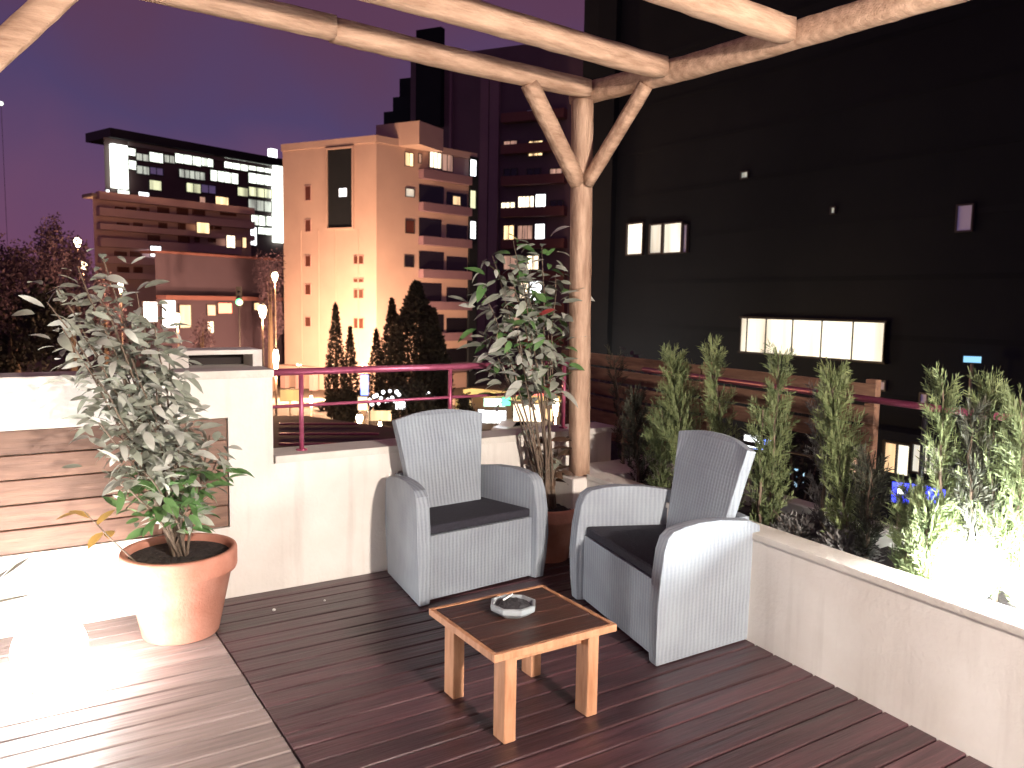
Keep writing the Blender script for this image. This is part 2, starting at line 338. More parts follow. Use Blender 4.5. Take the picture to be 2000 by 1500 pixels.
# ------------------------------------------------------------------ pergola
pg = thing('pergola', 'rough timber pergola with post, knee braces and rafters over the terrace', 'pergola', (0, 0, 0))
PX, PY = 2.905, 3.80
ZB = 2.65
mk('post', rough_bar((PX+.02, PY, .478), (PX-.03, PY, ZB+.01), .10, .105, .0018, .06, 1, Vector((0, 1, 0))), 'postwood', pg, True)
BX = lambda Y: PX+.03-.085*(Y-PY)
mk('beam', rough_bar((BX(-2), -2, ZB+.055), (BX(3.93), 3.93, ZB+.062), .10, .11, .006, .07, 2), 'beamwood', pg, True)
def raft(Y0, Y1, X0, X1, seed, w, h, z0=ZB+.06, z1=ZB+.06): return rough_bar((X0, Y0, z0), (X1, Y1, z1), w, h, .005, .07, seed)
mk('beam', raft(3.63, 3.745, 1.33, 2.86, 3, .10, .10, ZB+.06, ZB+.06), 'beamwood', pg, True)
mk('beam', raft(3.56, 3.62, -2.6, 1.328, 4, .095, .10, ZB+.07, ZB+.065), 'beamwood', pg, True)
for k, (ya, yb) in enumerate(((2.76, 3.20), (2.12, 2.47), (1.25, 1.55), (.3, .6), (-.8, -.5))):
    mk('rafter', raft(ya, yb, -2.6, BX(yb)-.062, 5+k, .10, .105, ZB+.065, ZB+.065), 'beamwood', pg, True)
mk('brace', rough_bar((PX-.055, PY-.02, 2.19), (PX-.46, 3.70, ZB+.02), .075, .085, .003, .05, 11), 'beamwood', pg, True)
mk('brace', rough_bar((PX-.02, PY-.05, 2.19), (PX+.04, PY-.46, ZB+.01), .06, .07, .002, .05, 12), 'beamwood', pg, True)
LPX = -.40
mk('post', rough_bar((LPX, 3.60, 0), (LPX, 3.60, ZB), .125, .125, .004, .06, 13, Vector((0, 1, 0))), 'postwood', pg, True)
mk('brace', rough_bar((LPX+.05, 3.58, 1.93), (LPX+.70, 3.57, ZB+.03), .09, .10, .003, .05, 14), 'beamwood', pg, True)

# ------------------------------------------------------------------ railings
rl = thing('railing', 'magenta painted metal railing on the low wall overlooking the street', 'railing', (1.16, 4.16, .70))
bm = bmesh.new(); tube(bm, [(0.01, 0, .42), (1.98, 0, .42)], .019, 10); mk('handrail', bm, 'rail', rl, True)
bm = bmesh.new(); tube(bm, [(0.01, 0, .24), (1.98, 0, .24)], .009, 8); mk('mid_rail', bm, 'rail', rl, True)
for x in (.18, 1.07, 1.90):
    bm = bmesh.new(); tube(bm, [(x, 0, 0.0), (x, 0, .405)], .013, 8); tube(bm, [(x, 0, 0), (x, 0, .008)], .03, 10); mk('baluster', bm, 'rail', rl, True)
r2 = thing('railing', 'thin metal railing along the street side of the conifer planter', 'railing', (0, 0, 0))
bm = bmesh.new(); tube(bm, [(RX(4.0)+.66, 4.0, 1.075), (RX(-1.6)+.66, -1.6, 1.075)], .016, 10); mk('handrail', bm, 'rail', r2, True)
bm = bmesh.new(); tube(bm, [(RX(4.0)+.66, 4.0, .74), (RX(-1.6)+.66, -1.6, .74)], .012, 8); mk('mid_rail', bm, 'blackmetal', r2, True)
for y in (3.7, 2.83, 1.98, 1.15, .3):
    bm = bmesh.new(); tube(bm, [(RX(y)+.66, y, .50), (RX(y)+.66, y, 1.06)], .012, 8); mk('baluster', bm, 'blackmetal', r2, True)
fn = thing('slat_fence', 'brown horizontal timber slat fence beyond the conifers next to the post', 'fence', (0, 0, 0))
for k in range(6):
    z = .50+k*.108
    for y0, y1 in ((3.62, 5.3), (2.35, 3.61)):
        if y0 < 3 and k < 3: continue
        o = mk('slat', bbox(.83, .852, y0, y1, z, z+.088, .003, 1, shear()), 'slat', fn); o.location = (random.uniform(-.004, .004), 0, random.uniform(-.004, .004))
for y in (2.4, 3.6, 5.2): mk('fence_post', bbox(.853, .90, y-.03, y+.03, -.06, 1.15, .003, 1, shear()), 'slat', fn)

# ------------------------------------------------------------------ globe lamps
def globe(loc, r, label, z0, m='planterglobe', grp=None):
    g = thing('globe_lamp', label, 'lamp', (loc[0], loc[1], z0), 0, grp)
    o = mk('globe', sphere(r, 32, 20, (0, 0, loc[2]-z0)), m, g, True)
    h = loc[2]-z0-r
    mk('base', lathe([(.001, 0), (r*.55, 0), (r*.55, .012), (r*.35, .02), (r*.33, h+r*.12), (.001, h+r*.13)], 24), 'white', g, True)
    return g
globe((.12, 3.44, .150), .13, 'large glowing white globe lamp on the deck left of the terracotta pot', 0, 'globe')
globe((2.985, 1.53, .535), .105, 'glowing white globe lamp in the planter soil beside the bright green conifer', .41)
globe((3.0, 1.25, .54), .10, 'glowing white globe lamp in the planter at the right edge of the photo', .41)
globe((2.98, -.3, .56), .09, 'added unseen globe lamp in the planter beyond the right edge', .41)  # unseen lamp added for more light on camera-facing sides

globe((-.75, 2.15, .178), .16, 'added unseen globe lamp on the deck outside the left edge of the photo', 0, 'globe')  # unseen lamp added to brighten the right wall and left deck
# the house side of the terrace, behind the camera, with an unseen lamp added for frontal fill
hw_ = thing('house_wall', 'plastered house wall closing the terrace behind the camera', 'wall', (0, -2.25, 0))
mk('wall_body', bbox(-3, 3.9, 0, .2, -.06, 3.0, .01, 1), 'plaster', hw_)
mk('door_frame', bbox(-1.6, -.6, .203, .24, -.03, 2.1, .01, 1), 'white', hw_)
wl = thing('added_wall_lamp', 'added unseen round fill lamp on the house wall behind the camera', 'lamp', (1.6, -1.98, 2.15))
mk('globe', sphere(.10, 24, 16), 'fillglobe', wl, True); bm = bmesh.new(); tube(bm, [(0, -.065, 0), (0, 0-.10, 0)], .05, 16); mk('mount', bm, 'white', wl, True)
# ------------------------------------------------------------------ armchairs
def chair(label, loc, rz, Wd=.80, D=.57, bs=0, bl=0, group='wicker armchairs on the deck'):
    t = thing('armchair', label, 'armchair', loc, rz, group); TP = lambda bm: [setattr(v.co, 'x', v.co.x*(1-.30*v.co.y/D)) for v in bm.verts] and bm
    at_, h, sh = .062, .585, .34
    prof = [(.015, 0), (D, 0), (D+.02, .3), (D+.015, .525), (D-.05, .553), (D*.6, .581), (D*.38, h), (.14, .578), (.08, .566), (.047, .54), (.028, .49), (.012, .38), (.002, .25), (.006, .1)]
    for s in (-1, 1):
        x0 = s*Wd/2; x1 = s*(Wd/2-at_); bm = bmesh.new(); prism(bm, prof, lambda p: Vector((x0+s*.018*math.sin(p[1]*4.5), p[0], p[1]+.004)), lambda p: Vector((x1, p[0], p[1]+.004)))
        bevel(bm, .009, 2); mk('arm', TP(bm), 'wicker', t)
    xi = Wd/2-at_
    mk('front_panel', TP(bbox(-xi-.001, xi+.001, .045, .085, .012, sh, .008, 2)), 'wicker', t)
    mk('rear_panel', TP(bbox(-xi-.001, xi+.001, D-.06, D-.012, .012, .56, .008, 2)), 'wicker', t)
    mk('seat', TP(bbox(-xi-.001, xi+.001, .086, D-.061, sh-.05, sh-.012, .006)), 'wicker', t)
    mk('seat_cushion', TP(bbox(-xi+.004, xi-.004, .052, D-.07, sh+.002, sh+.048, .018, 3)), 'cushion', t)
    # tall tapering backrest, leaning back, arched top
    n = 12; pts = [(-.215, 0), (.215, 0), (.235, .18), (.262, .38), (.285, .52)]
    for i in range(1, n): a = i/n; pts.append((.285-.57*a, .52+.035*math.sin(math.pi*a)))
    pts += [(-.285, .52), (-.262, .38), (-.235, .18)]
    lean = .20+bs*.6; c, s = math.cos(lean), math.sin(lean); bm = bmesh.new()
    f = lambda off: (lambda p: Vector((p[0]+bl, D-.175+bs+p[1]*s+off*c+.25*p[0]**2*-1.2, .36+p[1]*c-off*s)))
    prism(bm, pts, f(0), f(.05)); bevel(bm, .008, 2); mk('backrest', bm, 'wicker', t)
    for i in (-1, 1):
        for y in (.07, D-.06): mk('foot', bbox(i*(Wd/2-.05)*(1-.3*y/D)-.02, i*(Wd/2-.05)*(1-.3*y/D)+.02, y-.02, y+.02, 0, .0039), 'blackmetal', t)
    return t
c1 = chair('grey wicker armchair facing the camera with its back to the low wall', (2.09, 3.475, 0), R(5), .80, .55)
# second one: front faces the table (local -y -> world -x)
c2 = chair('grey wicker armchair turned sideways against the right planter wall, dark seat', (2.33, 2.79, 0), R(-90-12.5), .86, .58, .03, .0)

# ------------------------------------------------------------------ low table and ashtray
tb = thing('side_table', 'low wooden side table with dark plank top and pale legs between the armchairs', 'table', (1.60, 2.415, 0))
tx0, tx1, ty0, ty1, tz = -.262, .262, -.245, .235, .340
nb = 4; w = (ty1-ty0-.04)/nb
for k in range(nb):
    o = mk('plank', bbox(tx0+.02, tx1-.02, ty0+.02+k*w+.0015, ty0+.02+(k+1)*w-.0015, tz-.022, tz, .003), 'tabletop', tb); o.location.z = random.uniform(-.001, .0015)
for a in ((tx0, tx1, ty0, ty0+.018), (tx0, tx1, ty1-.018, ty1), (tx0, tx0+.018, ty0+.0185, ty1-.0185), (tx1-.018, tx1, ty0+.0185, ty1-.0185)):
    mk('edge_strip', bbox(*a, tz-.026, tz+.001, .002), 'tablewood', tb)
for sx in (-1, 1):
    for sy in (-1, 1):
        def T(v, sx=sx, sy=sy):
            k = (1-v.z/(tz-.027)); return Vector((v.x+sx*(.178+.0*k)+k*.0, v.y+sy*(.182+.0*k), v.z))
        mk('leg', bbox(-.024, .024, -.037, .037, 0, tz-.027, .003, 1, T), 'tablewood', tb)
for sy in (-1, 1): mk('apron', bbox(-.155, .155, sy*.165-.009, sy*.165+.009, tz-.075, tz-.028, .002), 'tablewood', tb)
at_ = thing('ashtray', 'pale octagonal ashtray full of dark ash on the low wooden table', 'ashtray', (1.59, 2.45, tz+.002), R(10))
bm = bmesh.new(); prof = [(.001, 0), (.062, 0), (.088, .020), (.090, .040), (.080, .042), (.070, .024), (.001, .020)]; n = 8; rings = []
for r_, z_ in prof: rings.append([bm.verts.new((r_*math.cos(2*math.pi*(j+.5)/n), r_*math.sin(2*math.pi*(j+.5)/n), z_)) for j in range(n)])
for i in range(len(prof)-1):
    for j in range(n): bm.faces.new((rings[i][j], rings[i][(j+1) % n], rings[i+1][(j+1) % n], rings[i+1][j]))
bmesh.ops.recalc_face_normals(bm, faces=bm.faces[:]); mk('dish', bm, 'ceramic', at_)
bm = bmesh.new(); bmesh.ops.create_icosphere(bm, subdivisions=3, radius=.068)
for v in bm.verts: v.co.z = .022+max(0, v.co.z)*.30+random.uniform(0, .008)
mk('ash', bm, 'ash', at_)
bm = bmesh.new(); tube(bm, [(-.03, .02, .052), (.045, .055, .046)], .004, 8); mk('cigarette_end', bm, 'white', at_, True)

for k, (px, py) in enumerate(((535, 1191), (424, 1194), (634, 1172))):
    q = onplane(px, py, 2, .006); r_ = (.009, .010, .006)[k]
    bm = sphere(r_, 10, 7)
    for v in bm.verts: v.co.z *= .7
    o = mk('pebble', bm, 'white', None, True, (q.x, q.y, r_*.7))
    tag(o, ('small white pebble on the deck, alone between pot and chair', 'cream pebble lying close by the foot of the terracotta pot', 'tiniest pale pebble, near the foot of the cream wall')[k], 'pebble', 'pebbles on the deck')

# ------------------------------------------------------------------ pots
def pot(label, loc, R0, H, ph=0):
    t = thing('plant_pot', label, 'plant pot', loc)
    b = R0*.66
    prof = [(.001, 0), (b*.97, 0), (b, .006), (R0*.90, H*.74), (R0*.98, H*.755), (R0, H*.79), (R0, H*.975), (R0*.985, H), (R0*.90, H), (R0*.885, H*.97), (R0*.86, H*.72), (.001, H*.70)]
    mk('pot_body', lathe(prof, 56), 'terracotta', t, True)
    bm = bmesh.new(); n = 30; rings = []
    for i in range(9):
        rr = R0*.872*i/8
        rings.append([bm.verts.new((rr*math.cos(2*math.pi*j/n), rr*math.sin(2*math.pi*j/n), H*.92+random.uniform(-.005, .007)*(1 if i < 8 else 0))) for j in range(n)] if i else [bm.verts.new((0, 0, H*.92))])
    for j in range(n): bm.faces.new((rings[0][0], rings[1][j], rings[1][(j+1) % n]))
    for i in range(1, 8):
        for j in range(n): bm.faces.new((rings[i][j], rings[i+1][j], rings[i+1][(j+1) % n], rings[i][(j+1) % n]))
    tag(mk('soil', bm, 'soil', t), kind='stuff')
    return t
P1 = (.645, 3.74); pot('large terracotta pot with dark soil at the foot of the cream wall', (*P1, 0), .245, .385)
P2 = (2.70, 3.80); pot('terracotta pot half hidden between the two armchairs', (*P2, 0), .19, .32)

# ------------------------------------------------------------------ leafy shrubs
def leaf_mesh(name, L, w, m, curl=.25, fold=.18):
    bm = bmesh.new(); n = 5; L_ = []
    for i in range(n+1):
        t = i/n; ww = w*math.sin(math.pi*min(1, t*.93+.05))**.75*.5; z = -curl*L*t*t; x = L*t
        if i in (0, n): ww *= .15
        L_.append((bm.verts.new((x, ww, z+fold*ww)), bm.verts.new((x, 0, z)), bm.verts.new((x, -ww, z+fold*ww))))
    for i in range(n):
        a, b = L_[i], L_[i+1]; bm.faces.new((a[0], a[1], b[1], b[0])); bm.faces.new((a[1], a[2], b[2], b[1]))
    me = bpy.data.meshes.new(name); bm.to_mesh(me); bm.free(); me.materials.append(MAT[m])
    for p in me.polygons: p.use_smooth = True
    return me
def shrub(label, root, targets, per, sizes, mats, rnd, zfrom=.3, cap=290, twig=.10, lean=.1, extra=()):
    """stems rise from the soil to each target; leaves sit on short stalks along the upper part"""
    t = thing('potted_shrub', label, 'shrub', root); root = Vector(root); meshes = {}
    for m in set(mats):
        for s in sizes: meshes[(m, s)] = [leaf_mesh('leaf', s, s*.40, m, c, f) for c, f in ((.12, .2), (.35, .25), (.6, .1))]
    made = 0; rest = []; allL = []
    for ti, tg in enumerate(targets):
        tg = Vector(tg); d = tg-root; mid = root+Vector((d.x*.30, d.y*.30, d.z*.55)); off = Vector((rnd.uniform(-.04, .04), rnd.uniform(-.04, .04), 0)); r0 = root+off*.7; pts = []
        for i in range(11):
            a = i/10; p = (r0*(1-a)**2)+(mid+off)*2*a*(1-a)+tg*a*a+Vector((rnd.uniform(-1, 1), rnd.uniform(-1, 1), 0))*.006; pts.append(p-root)
        bm = bmesh.new(); tube(bm, pts, [.0065*(1-.8*i/10)+.0012 for i in range(11)], 6); mk('stem', bm, 'bark', t, True)
        for k in range(per):
            a = zfrom+(1-zfrom)*(k+rnd.random())/per; i = min(9, int(a*10)); p = pts[i].lerp(pts[i+1], a*10-i); ang = rnd.uniform(0, 6.283)
            o = Vector((math.cos(ang), math.sin(ang), rnd.uniform(-.3, .7)))*rnd.uniform(.01, twig); allL.append((p+o, ang+rnd.uniform(-.6, .6), rnd.uniform(-.5, .75), rnd.uniform(-.8, .8), a, ti))
    rnd.shuffle(allL); big = bmesh.new(); used = {}
    for (p, yaw, tilt, roll, a, ti) in allL:
        m = rnd.choice(mats) if not callable(extra) else extra(p+root, a, mats, rnd); s = rnd.choice(sizes); lm = rnd.choice(meshes[(m, s)])
        Mx = Matrix.Translation(p) @ Matrix.Rotation(yaw, 4, 'Z') @ Matrix.Rotation(-tilt, 4, 'Y') @ Matrix.Rotation(roll, 4, 'X') @ Matrix.Scale(rnd.uniform(.75, 1.15), 4)
        if made < cap:
            o = bpy.data.objects.new('leaf', lm); COL.objects.link(o); o.parent = t; o.matrix_local = Mx; made += 1
        else: rest.append((lm, Mx, m))
    if rest:
        ms = sorted({r[2] for r in rest}); bm = bmesh.new()
        for lm, Mx, m in rest:
            n0 = len(bm.verts); f0 = len(bm.faces); bm.from_mesh(lm); bm.verts.ensure_lookup_table(); bm.faces.ensure_lookup_table()
            for v in bm.verts[n0:]: v.co = Mx @ v.co
            for f_ in bm.faces[f0:]: f_.material_index = ms.index(m)
        tag(mk('foliage', bm, ms, t, True), kind='stuff')
    return t
rnd = random.Random(21)
r1 = (P1[0], P1[1], .33); tg = []
outline = [(95, 590, 3.60), (150, 520, 3.62), (185, 560, 3.7), (120, 640, 3.5), (235, 600, 3.75), (165, 660, 3.6), (215, 680, 3.8), (280, 640, 3.7), (300, 700, 3.6), (190, 740, 3.45), (165, 800, 3.45), (330, 730, 3.7), (250, 770, 3.6), (370, 800, 3.8), (410, 850, 3.75), (230, 850, 3.5), (300, 830, 3.5), (425, 900, 3.7), (350, 880, 3.6), (215, 930, 3.5), (385, 950, 3.65), (280, 920, 3.45), (160, 560, 3.8), (255, 700, 3.5), (225, 640, 3.6), (205, 600, 3.55), (180, 620, 3.7), (265, 570, 3.7), (300, 630, 3.65), (325, 680, 3.75), (110, 560, 3.7), (200, 500, 3.7)]
for x, y, Y in outline: tg.append(onplane(x, y, 1, Y))
def pick1(p, a, mats, rnd):
    # low leaves fresh green; upper ones have lamp-washed grey put into their colour
    return 'leafgreen' if (p.z < .75 and rnd.random() < .65) else rnd.choice(['leafgrey', 'leafpale', 'leafgrey'])
shrub('tall bushy lamp-greyed shrub in the large terracotta pot beside the globe lamp', r1, tg, 42, (.065, .09), ('leafgrey', 'leafpale', 'leafgreen'), rnd, .38, 290, .11, extra=pick1)
yl = thing('fallen_twig', 'thin twig with yellow leaves sticking out left of the large pot rim', 'twig', (P1[0]-.2, P1[1]-.08, .36))
tip = onplane(165, 1000, 1, 3.55)-Vector((P1[0]-.2, P1[1]-.08, .36)); bm = bmesh.new(); tube(bm, [(0.02, 0.02, 0), tip*.5+Vector((0, 0, .01)), tip], [.004, .003, .002], 6); mk('stem', bm, 'bark', yl, True)
ym = leaf_mesh('leaf', .10, .042, 'leafyellow')
for q, (yaw, ti) in enumerate(((3.3, .1), (2.4, .5), (.6, .7), (4.0, -.2), (1.4, .3))):
    o = bpy.data.objects.new('leaf', ym); COL.objects.link(o); o.parent = yl; o.matrix_local = Matrix.Translation(tip*(1-.12*q)) @ Matrix.Rotation(yaw, 4, 'Z') @ Matrix.Rotation(-ti, 4, 'Y')
# pale leaves reaching in from the left edge
sp = thing('pale_plant', 'pale striped leaves of a plant reaching in at the left edge, by the glowing lamp', 'plant', (-.13, 3.46, 0))
bm = bmesh.new(); tube(bm, [(0, 0, 0), (.0, 0, .2), (.03, 0, .48)], [.006, .005, .003], 6); mk('stem', bm, 'bark', sp, True)
pm = leaf_mesh('leaf', .19, .045, 'leafpale', -.1)
for yaw, ti, z in ((-.2, .65, .40), (.3, .35, .42), (2.6, .5, .45), (-1.5, .6, .33), (1.6, .4, .38), (3.9, .3, .32), (-.5, .1, .36)):
    o = bpy.data.objects.new('leaf', pm); COL.objects.link(o); o.parent = sp; o.matrix_local = Matrix.Translation((.04, 0, z)) @ Matrix.Rotation(yaw, 4, 'Z') @ Matrix.Rotation(-ti, 4, 'Y')
rnd = random.Random(5); r2_ = (P2[0], P2[1], .27); tg = []
for x, y, Y in [(960, 500, 4.1), (1000, 470, 4.0), (1060, 480, 4.0), (1085, 540, 3.9), (940, 560, 4.1), (1030, 560, 4.0), (985, 600, 4.15), (1070, 620, 3.95), (950, 650, 4.1), (1010, 650, 3.9), (1080, 680, 3.9), (975, 705, 4.15), (1045, 700, 4.0), (1035, 520, 4.15), (1000, 540, 4.0)]: tg.append(onplane(x, y, 1, Y))
def pick2(p, a, mats, rnd): return 'leafred' if rnd.random() < .008 else rnd.choice(['leafgrey', 'leafgreen', 'leafgrey', 'leafpale'])
shrub('tall slender broad-leaved shrub behind the armchair beside the pergola post', r2_, tg, 34, (.085, .12), ('leafgrey', 'leafgreen', 'leafred', 'leafpale'), rnd, .66, 290, .12, extra=pick2)
tg = [onplane(x, y, 1, Y) for x, y, Y in [(1040, 860, 3.93), (1060, 845, 3.93), (1095, 855, 3.9), (1075, 900, 3.9), (1100, 885, 3.88)]]
shrub('low drooping plant coloured backlit-dark in the half hidden pot between armchair and post', (P2[0]+.02, P2[1]-.02, .27), tg, 9, (.10, .13), ('leafbacklit', 'leafgrey', 'leafbacklit'), rnd, .5, 290, .03)

# ------------------------------------------------------------------ conifers and low bushes in the planter
def conifer(label, base, tip, wid, m, rnd, n=1500, open_=.0, group='conifers in the planter', name='conifer'):
    t = thing(name, label, 'conifer', base, 0, group); base = Vector(base); ax = Vector(tip)-base; H = ax.length
    bm = bmesh.new(); pts = [ax*(i/8)+Vector((rnd.uniform(-.01, .01), rnd.uniform(-.01, .01), 0))*(i > 0) for i in range(9)]; tube(bm, pts, [.010*(1-i/9)+.0015 for i in range(9)], 6); mk('trunk', bm, 'bark', t, True)
    bm = bmesh.new()
    n = int(n*1.3); nb = max(26, int(n/34))
    # side branches first, then flat sprays of scale leaves along each of them
    for b in range(nb):
        a = (b+rnd.random())/nb; a = a**.9; c = ax*a*.95; ang = rnd.uniform(0, 6.283)
        prof = wid*(math.sin(math.pi*min(1, .12+a*.86))**.7)*(1-.45*a)*rnd.uniform(.55, 1.15); L = max(.05, prof*1.5)+.05
        d = Vector((math.cos(ang)*.62, math.sin(ang)*.62, 1.0+open_*rnd.uniform(-1, .3))).normalized()
        side = d.cross(Vector((math.cos(ang+1.3), math.sin(ang+1.3), .2))).normalized()
        ns = int(n/nb)
        for k in range(ns):
            u_ = (k+rnd.random())/ns; s = 1 if k % 2 else -1; w_ = (1-u_)*.35+.15
            p = c+d*L*u_+Vector((d.x, d.y, 0))*prof*.35*u_
            dd = (d*1.0+side*s*rnd.uniform(.35, .95)+Vector((rnd.uniform(-.25, .25), rnd.uniform(-.25, .25), rnd.uniform(-.1, .3)))).normalized()
            ll = rnd.uniform(.018, .046)*(1.15-u_*.3); nn = dd.cross(Vector((rnd.uniform(-1, 1), rnd.uniform(-1, 1), rnd.uniform(-1, 1)))).normalized()*rnd.uniform(.0014, .0030)*(1.1-.4*a)
            v0 = bm.verts.new(p-nn*.5); v1 = bm.verts.new(p+nn*.5); v2 = bm.verts.new(p+dd*ll*.6+nn); v3 = bm.verts.new(p+dd*ll); v4 = bm.verts.new(p+dd*ll*.6-nn)
            bm.faces.new((v0, v1, v2, v3, v4))
    mk('foliage', bm, m, t); return t
def PB(px, py, off=.35):
    # point in the planter at that bearing: solve on the line X = RX(Y)+off
    d = ray(px, py); Y = 2.0
    for _ in range(30):
        X = RX(Y)+off; t_ = X/d.x; Y = d.y*t_
    return X, Y, EYE+d.z*t_
def plant_at(label, px0, px1, pyt, wid, m, n, off=.35, off1=None, open_=.3, name='conifer', seed=1, grp='conifers in the planter'):
    X, Y, _ = PB(px0, 900, off); X1, Y1, Z1 = PB(px1, pyt, off if off1 is None else off1)
    return conifer(label, (X, Y, .405), (X1, Y1, Z1), wid*1.25, MAT and m, random.Random(seed), n, open_, grp, name)
plant_at('dark brownish conifer nearest the post', 1250, 1238, 770, .075, 'thujadark', 3200, .30, seed=2)
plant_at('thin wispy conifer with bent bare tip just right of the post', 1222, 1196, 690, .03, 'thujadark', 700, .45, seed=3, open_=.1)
plant_at('broad fresh green conifer with plumed top, left of the turned armchair back', 1350, 1312, 690, .11, 'thujagold', 6500, .32, seed=4)
plant_at('low bright green conifer between the dark one and the turned armchair', 1290, 1292, 800, .07, 'thuja', 2600, .24, seed=41)
plant_at('narrow yellow-green conifer with pale tip behind the turned armchair back', 1430, 1388, 668, .06, 'thujagold', 3300, .34, seed=5)
plant_at('tall slim pale green conifer just right of the turned armchair back', 1512, 1523, 690, .055, 'thuja', 3200, .28, seed=6)
plant_at('short sparse conifer at the foot of the slim pale green one', 1490, 1488, 800, .04, 'thuja', 1400, .22, seed=61)
plant_at('wide feathery olive conifer leaning left under the five-pane window', 1668, 1622, 722, .085, 'thujagold', 5200, .36, seed=7)
plant_at('thin upright conifer tucked left of the wide leaning olive one', 1618, 1600, 740, .045, 'silverleaf', 2000, .42, seed=8)
plant_at('slender conifer with silvery whip tip before the beige shop window', 1855, 1838, 735, .042, 'thuja', 2600, .30, seed=9)
plant_at('hazy dark conifer at the right edge behind the lamps', 1965, 1930, 740, .11, 'thuja', 3600, .42, seed=10)
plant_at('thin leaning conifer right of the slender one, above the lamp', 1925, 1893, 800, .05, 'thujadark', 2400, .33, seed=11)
plant_at('short bright green conifer lit by the planter globe lamp', 1825, 1815, 990, .075, 'thuja', 3800, .24, seed=12)
plant_at('small green conifer between the silver bush and the planter lamp', 1785, 1778, 960, .05, 'thuja', 2200, .26, seed=13)
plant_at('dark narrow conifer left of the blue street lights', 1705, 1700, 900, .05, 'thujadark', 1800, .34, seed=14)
plant_at('full dark conifer cut by the right edge of the photo', 2015, 1995, 780, .10, 'thuja', 3000, .40, seed=15)
def bush(label, px, py, r, m, n, seed, off=.33):
    rnd = random.Random(seed); X, Y, _ = PB(px, py, off); t = thing('silver_bush', label, 'bush', (X, Y, .405), 0, 'low bushes in the planter'); bm = bmesh.new()
    for i in range(14):
        a = rnd.uniform(0, 6.283); tube(bm, [(0, 0, 0), (math.cos(a)*r*.4, math.sin(a)*r*.4, r*.5), (math.cos(a)*r*.85, math.sin(a)*r*.85, r*rnd.uniform(.5, 1.1))], [.003, .002, .001], 4)
    mk('branches', bm, 'bark', t); bm = bmesh.new()
    for i in range(n):
        a = rnd.uniform(0, 6.283); e = rnd.uniform(.05, 1.4); q = r*rnd.uniform(.35, 1.0); p = Vector((math.cos(a)*math.cos(e), math.sin(a)*math.cos(e), math.sin(e)*.95))*q
        dd = (p.normalized()+Vector((rnd.uniform(-.7, .7), rnd.uniform(-.7, .7), rnd.uniform(-.3, .7)))).normalized(); nn = dd.cross(Vector((rnd.uniform(-1, 1), rnd.uniform(-1, 1), rnd.uniform(-1, 1)))).normalized()*rnd.uniform(.003, .006); ll = rnd.uniform(.015, .035)
        bm.faces.new([bm.verts.new(v) for v in (p, p+dd*ll*.5+nn, p+dd*ll, p+dd*ll*.5-nn)])
    mk('foliage', bm, m, t)
bush('low silver-grey bush in the planter right of the turned armchair', 1560, 1000, .13, 'silverleaf', 1500, 31)
bush('wider silver-grey bush in the planter under the wide leaning conifer', 1655, 1020, .14, 'silverleaf', 1900, 32)
bush('grey-green bush in the planter right behind the turned armchair shoulder', 1500, 960, .10, 'thuja', 1100, 33)

#CITYSTART
# ------------------------------------------------------------------ town beyond the terrace
class Face:
    """a facade standing on the ground between two bearings; u runs along it, v into the building, z up"""
    def __init__(s, xl, dl, xr, dr):
        def g(x, d):
            r = ray(x, 590); h = Vector((r.x, r.y, 0)); return h.normalized()*d
        s.a, s.b = g(xl, dl), g(xr, dr); s.w = (s.b-s.a).length; s.u = (s.b-s.a).normalized(); s.n = Vector((-s.u.y, s.u.x, 0))
        if s.n.dot(s.a) < 0: s.n = -s.n
    def P(s, v): q = s.a+s.u*v.x+s.n*v.y; return Vector((q.x, q.y, v.z))
    def px(s, x, y):
        d = ray(x, y); o = Vector((0, 0, EYE)); t = (s.a-o).dot(s.n)/d.dot(s.n); q = o+d*t; return (q-s.a).dot(s.u), q.z
def fbox(bm, f, x0, x1, y0, y1, z0, z1): box(bm, x0, x1, y0, y1, z0, z1, f.P)
def fm(name, f, parts, m, parent, bev=0):
    bm = bmesh.new()
    for p in parts: fbox(bm, f, *p)
    bmesh.ops.recalc_face_normals(bm, faces=bm.faces[:])
    o = mk(name, bm, m, parent)
    return o
def body_(f, zt, depth, m, t):
    da, db = f.a.normalized(), f.b.normalized(); poly = [f.a, f.b, f.b+db*depth-f.u*.3, f.a+da*depth+f.u*.3]
    bm = bmesh.new(); prism(bm, poly, lambda p: Vector((p.x, p.y, ZG)), lambda p: Vector((p.x, p.y, zt))); mk('wall', bm, m, t)
def building(label, f, zt, depth, m, group=None, name='building', cat='building', body=None):
    t = thing(name, label, cat, (0, 0, 0), 0, group)
    if body is None: body_(f, zt, depth, m, t)
    return t
def rect(f, x0, y0, x1, y1):
    """photo rectangle on the facade -> u0,u1,z0,z1"""
    a = f.px(x0, (y0+y1)/2)[0]; b = f.px(x1, (y0+y1)/2)[0]; c = f.px((x0+x1)/2, y1)[1]; d = f.px((x0+x1)/2, y0)[1]; return a, b, c, d
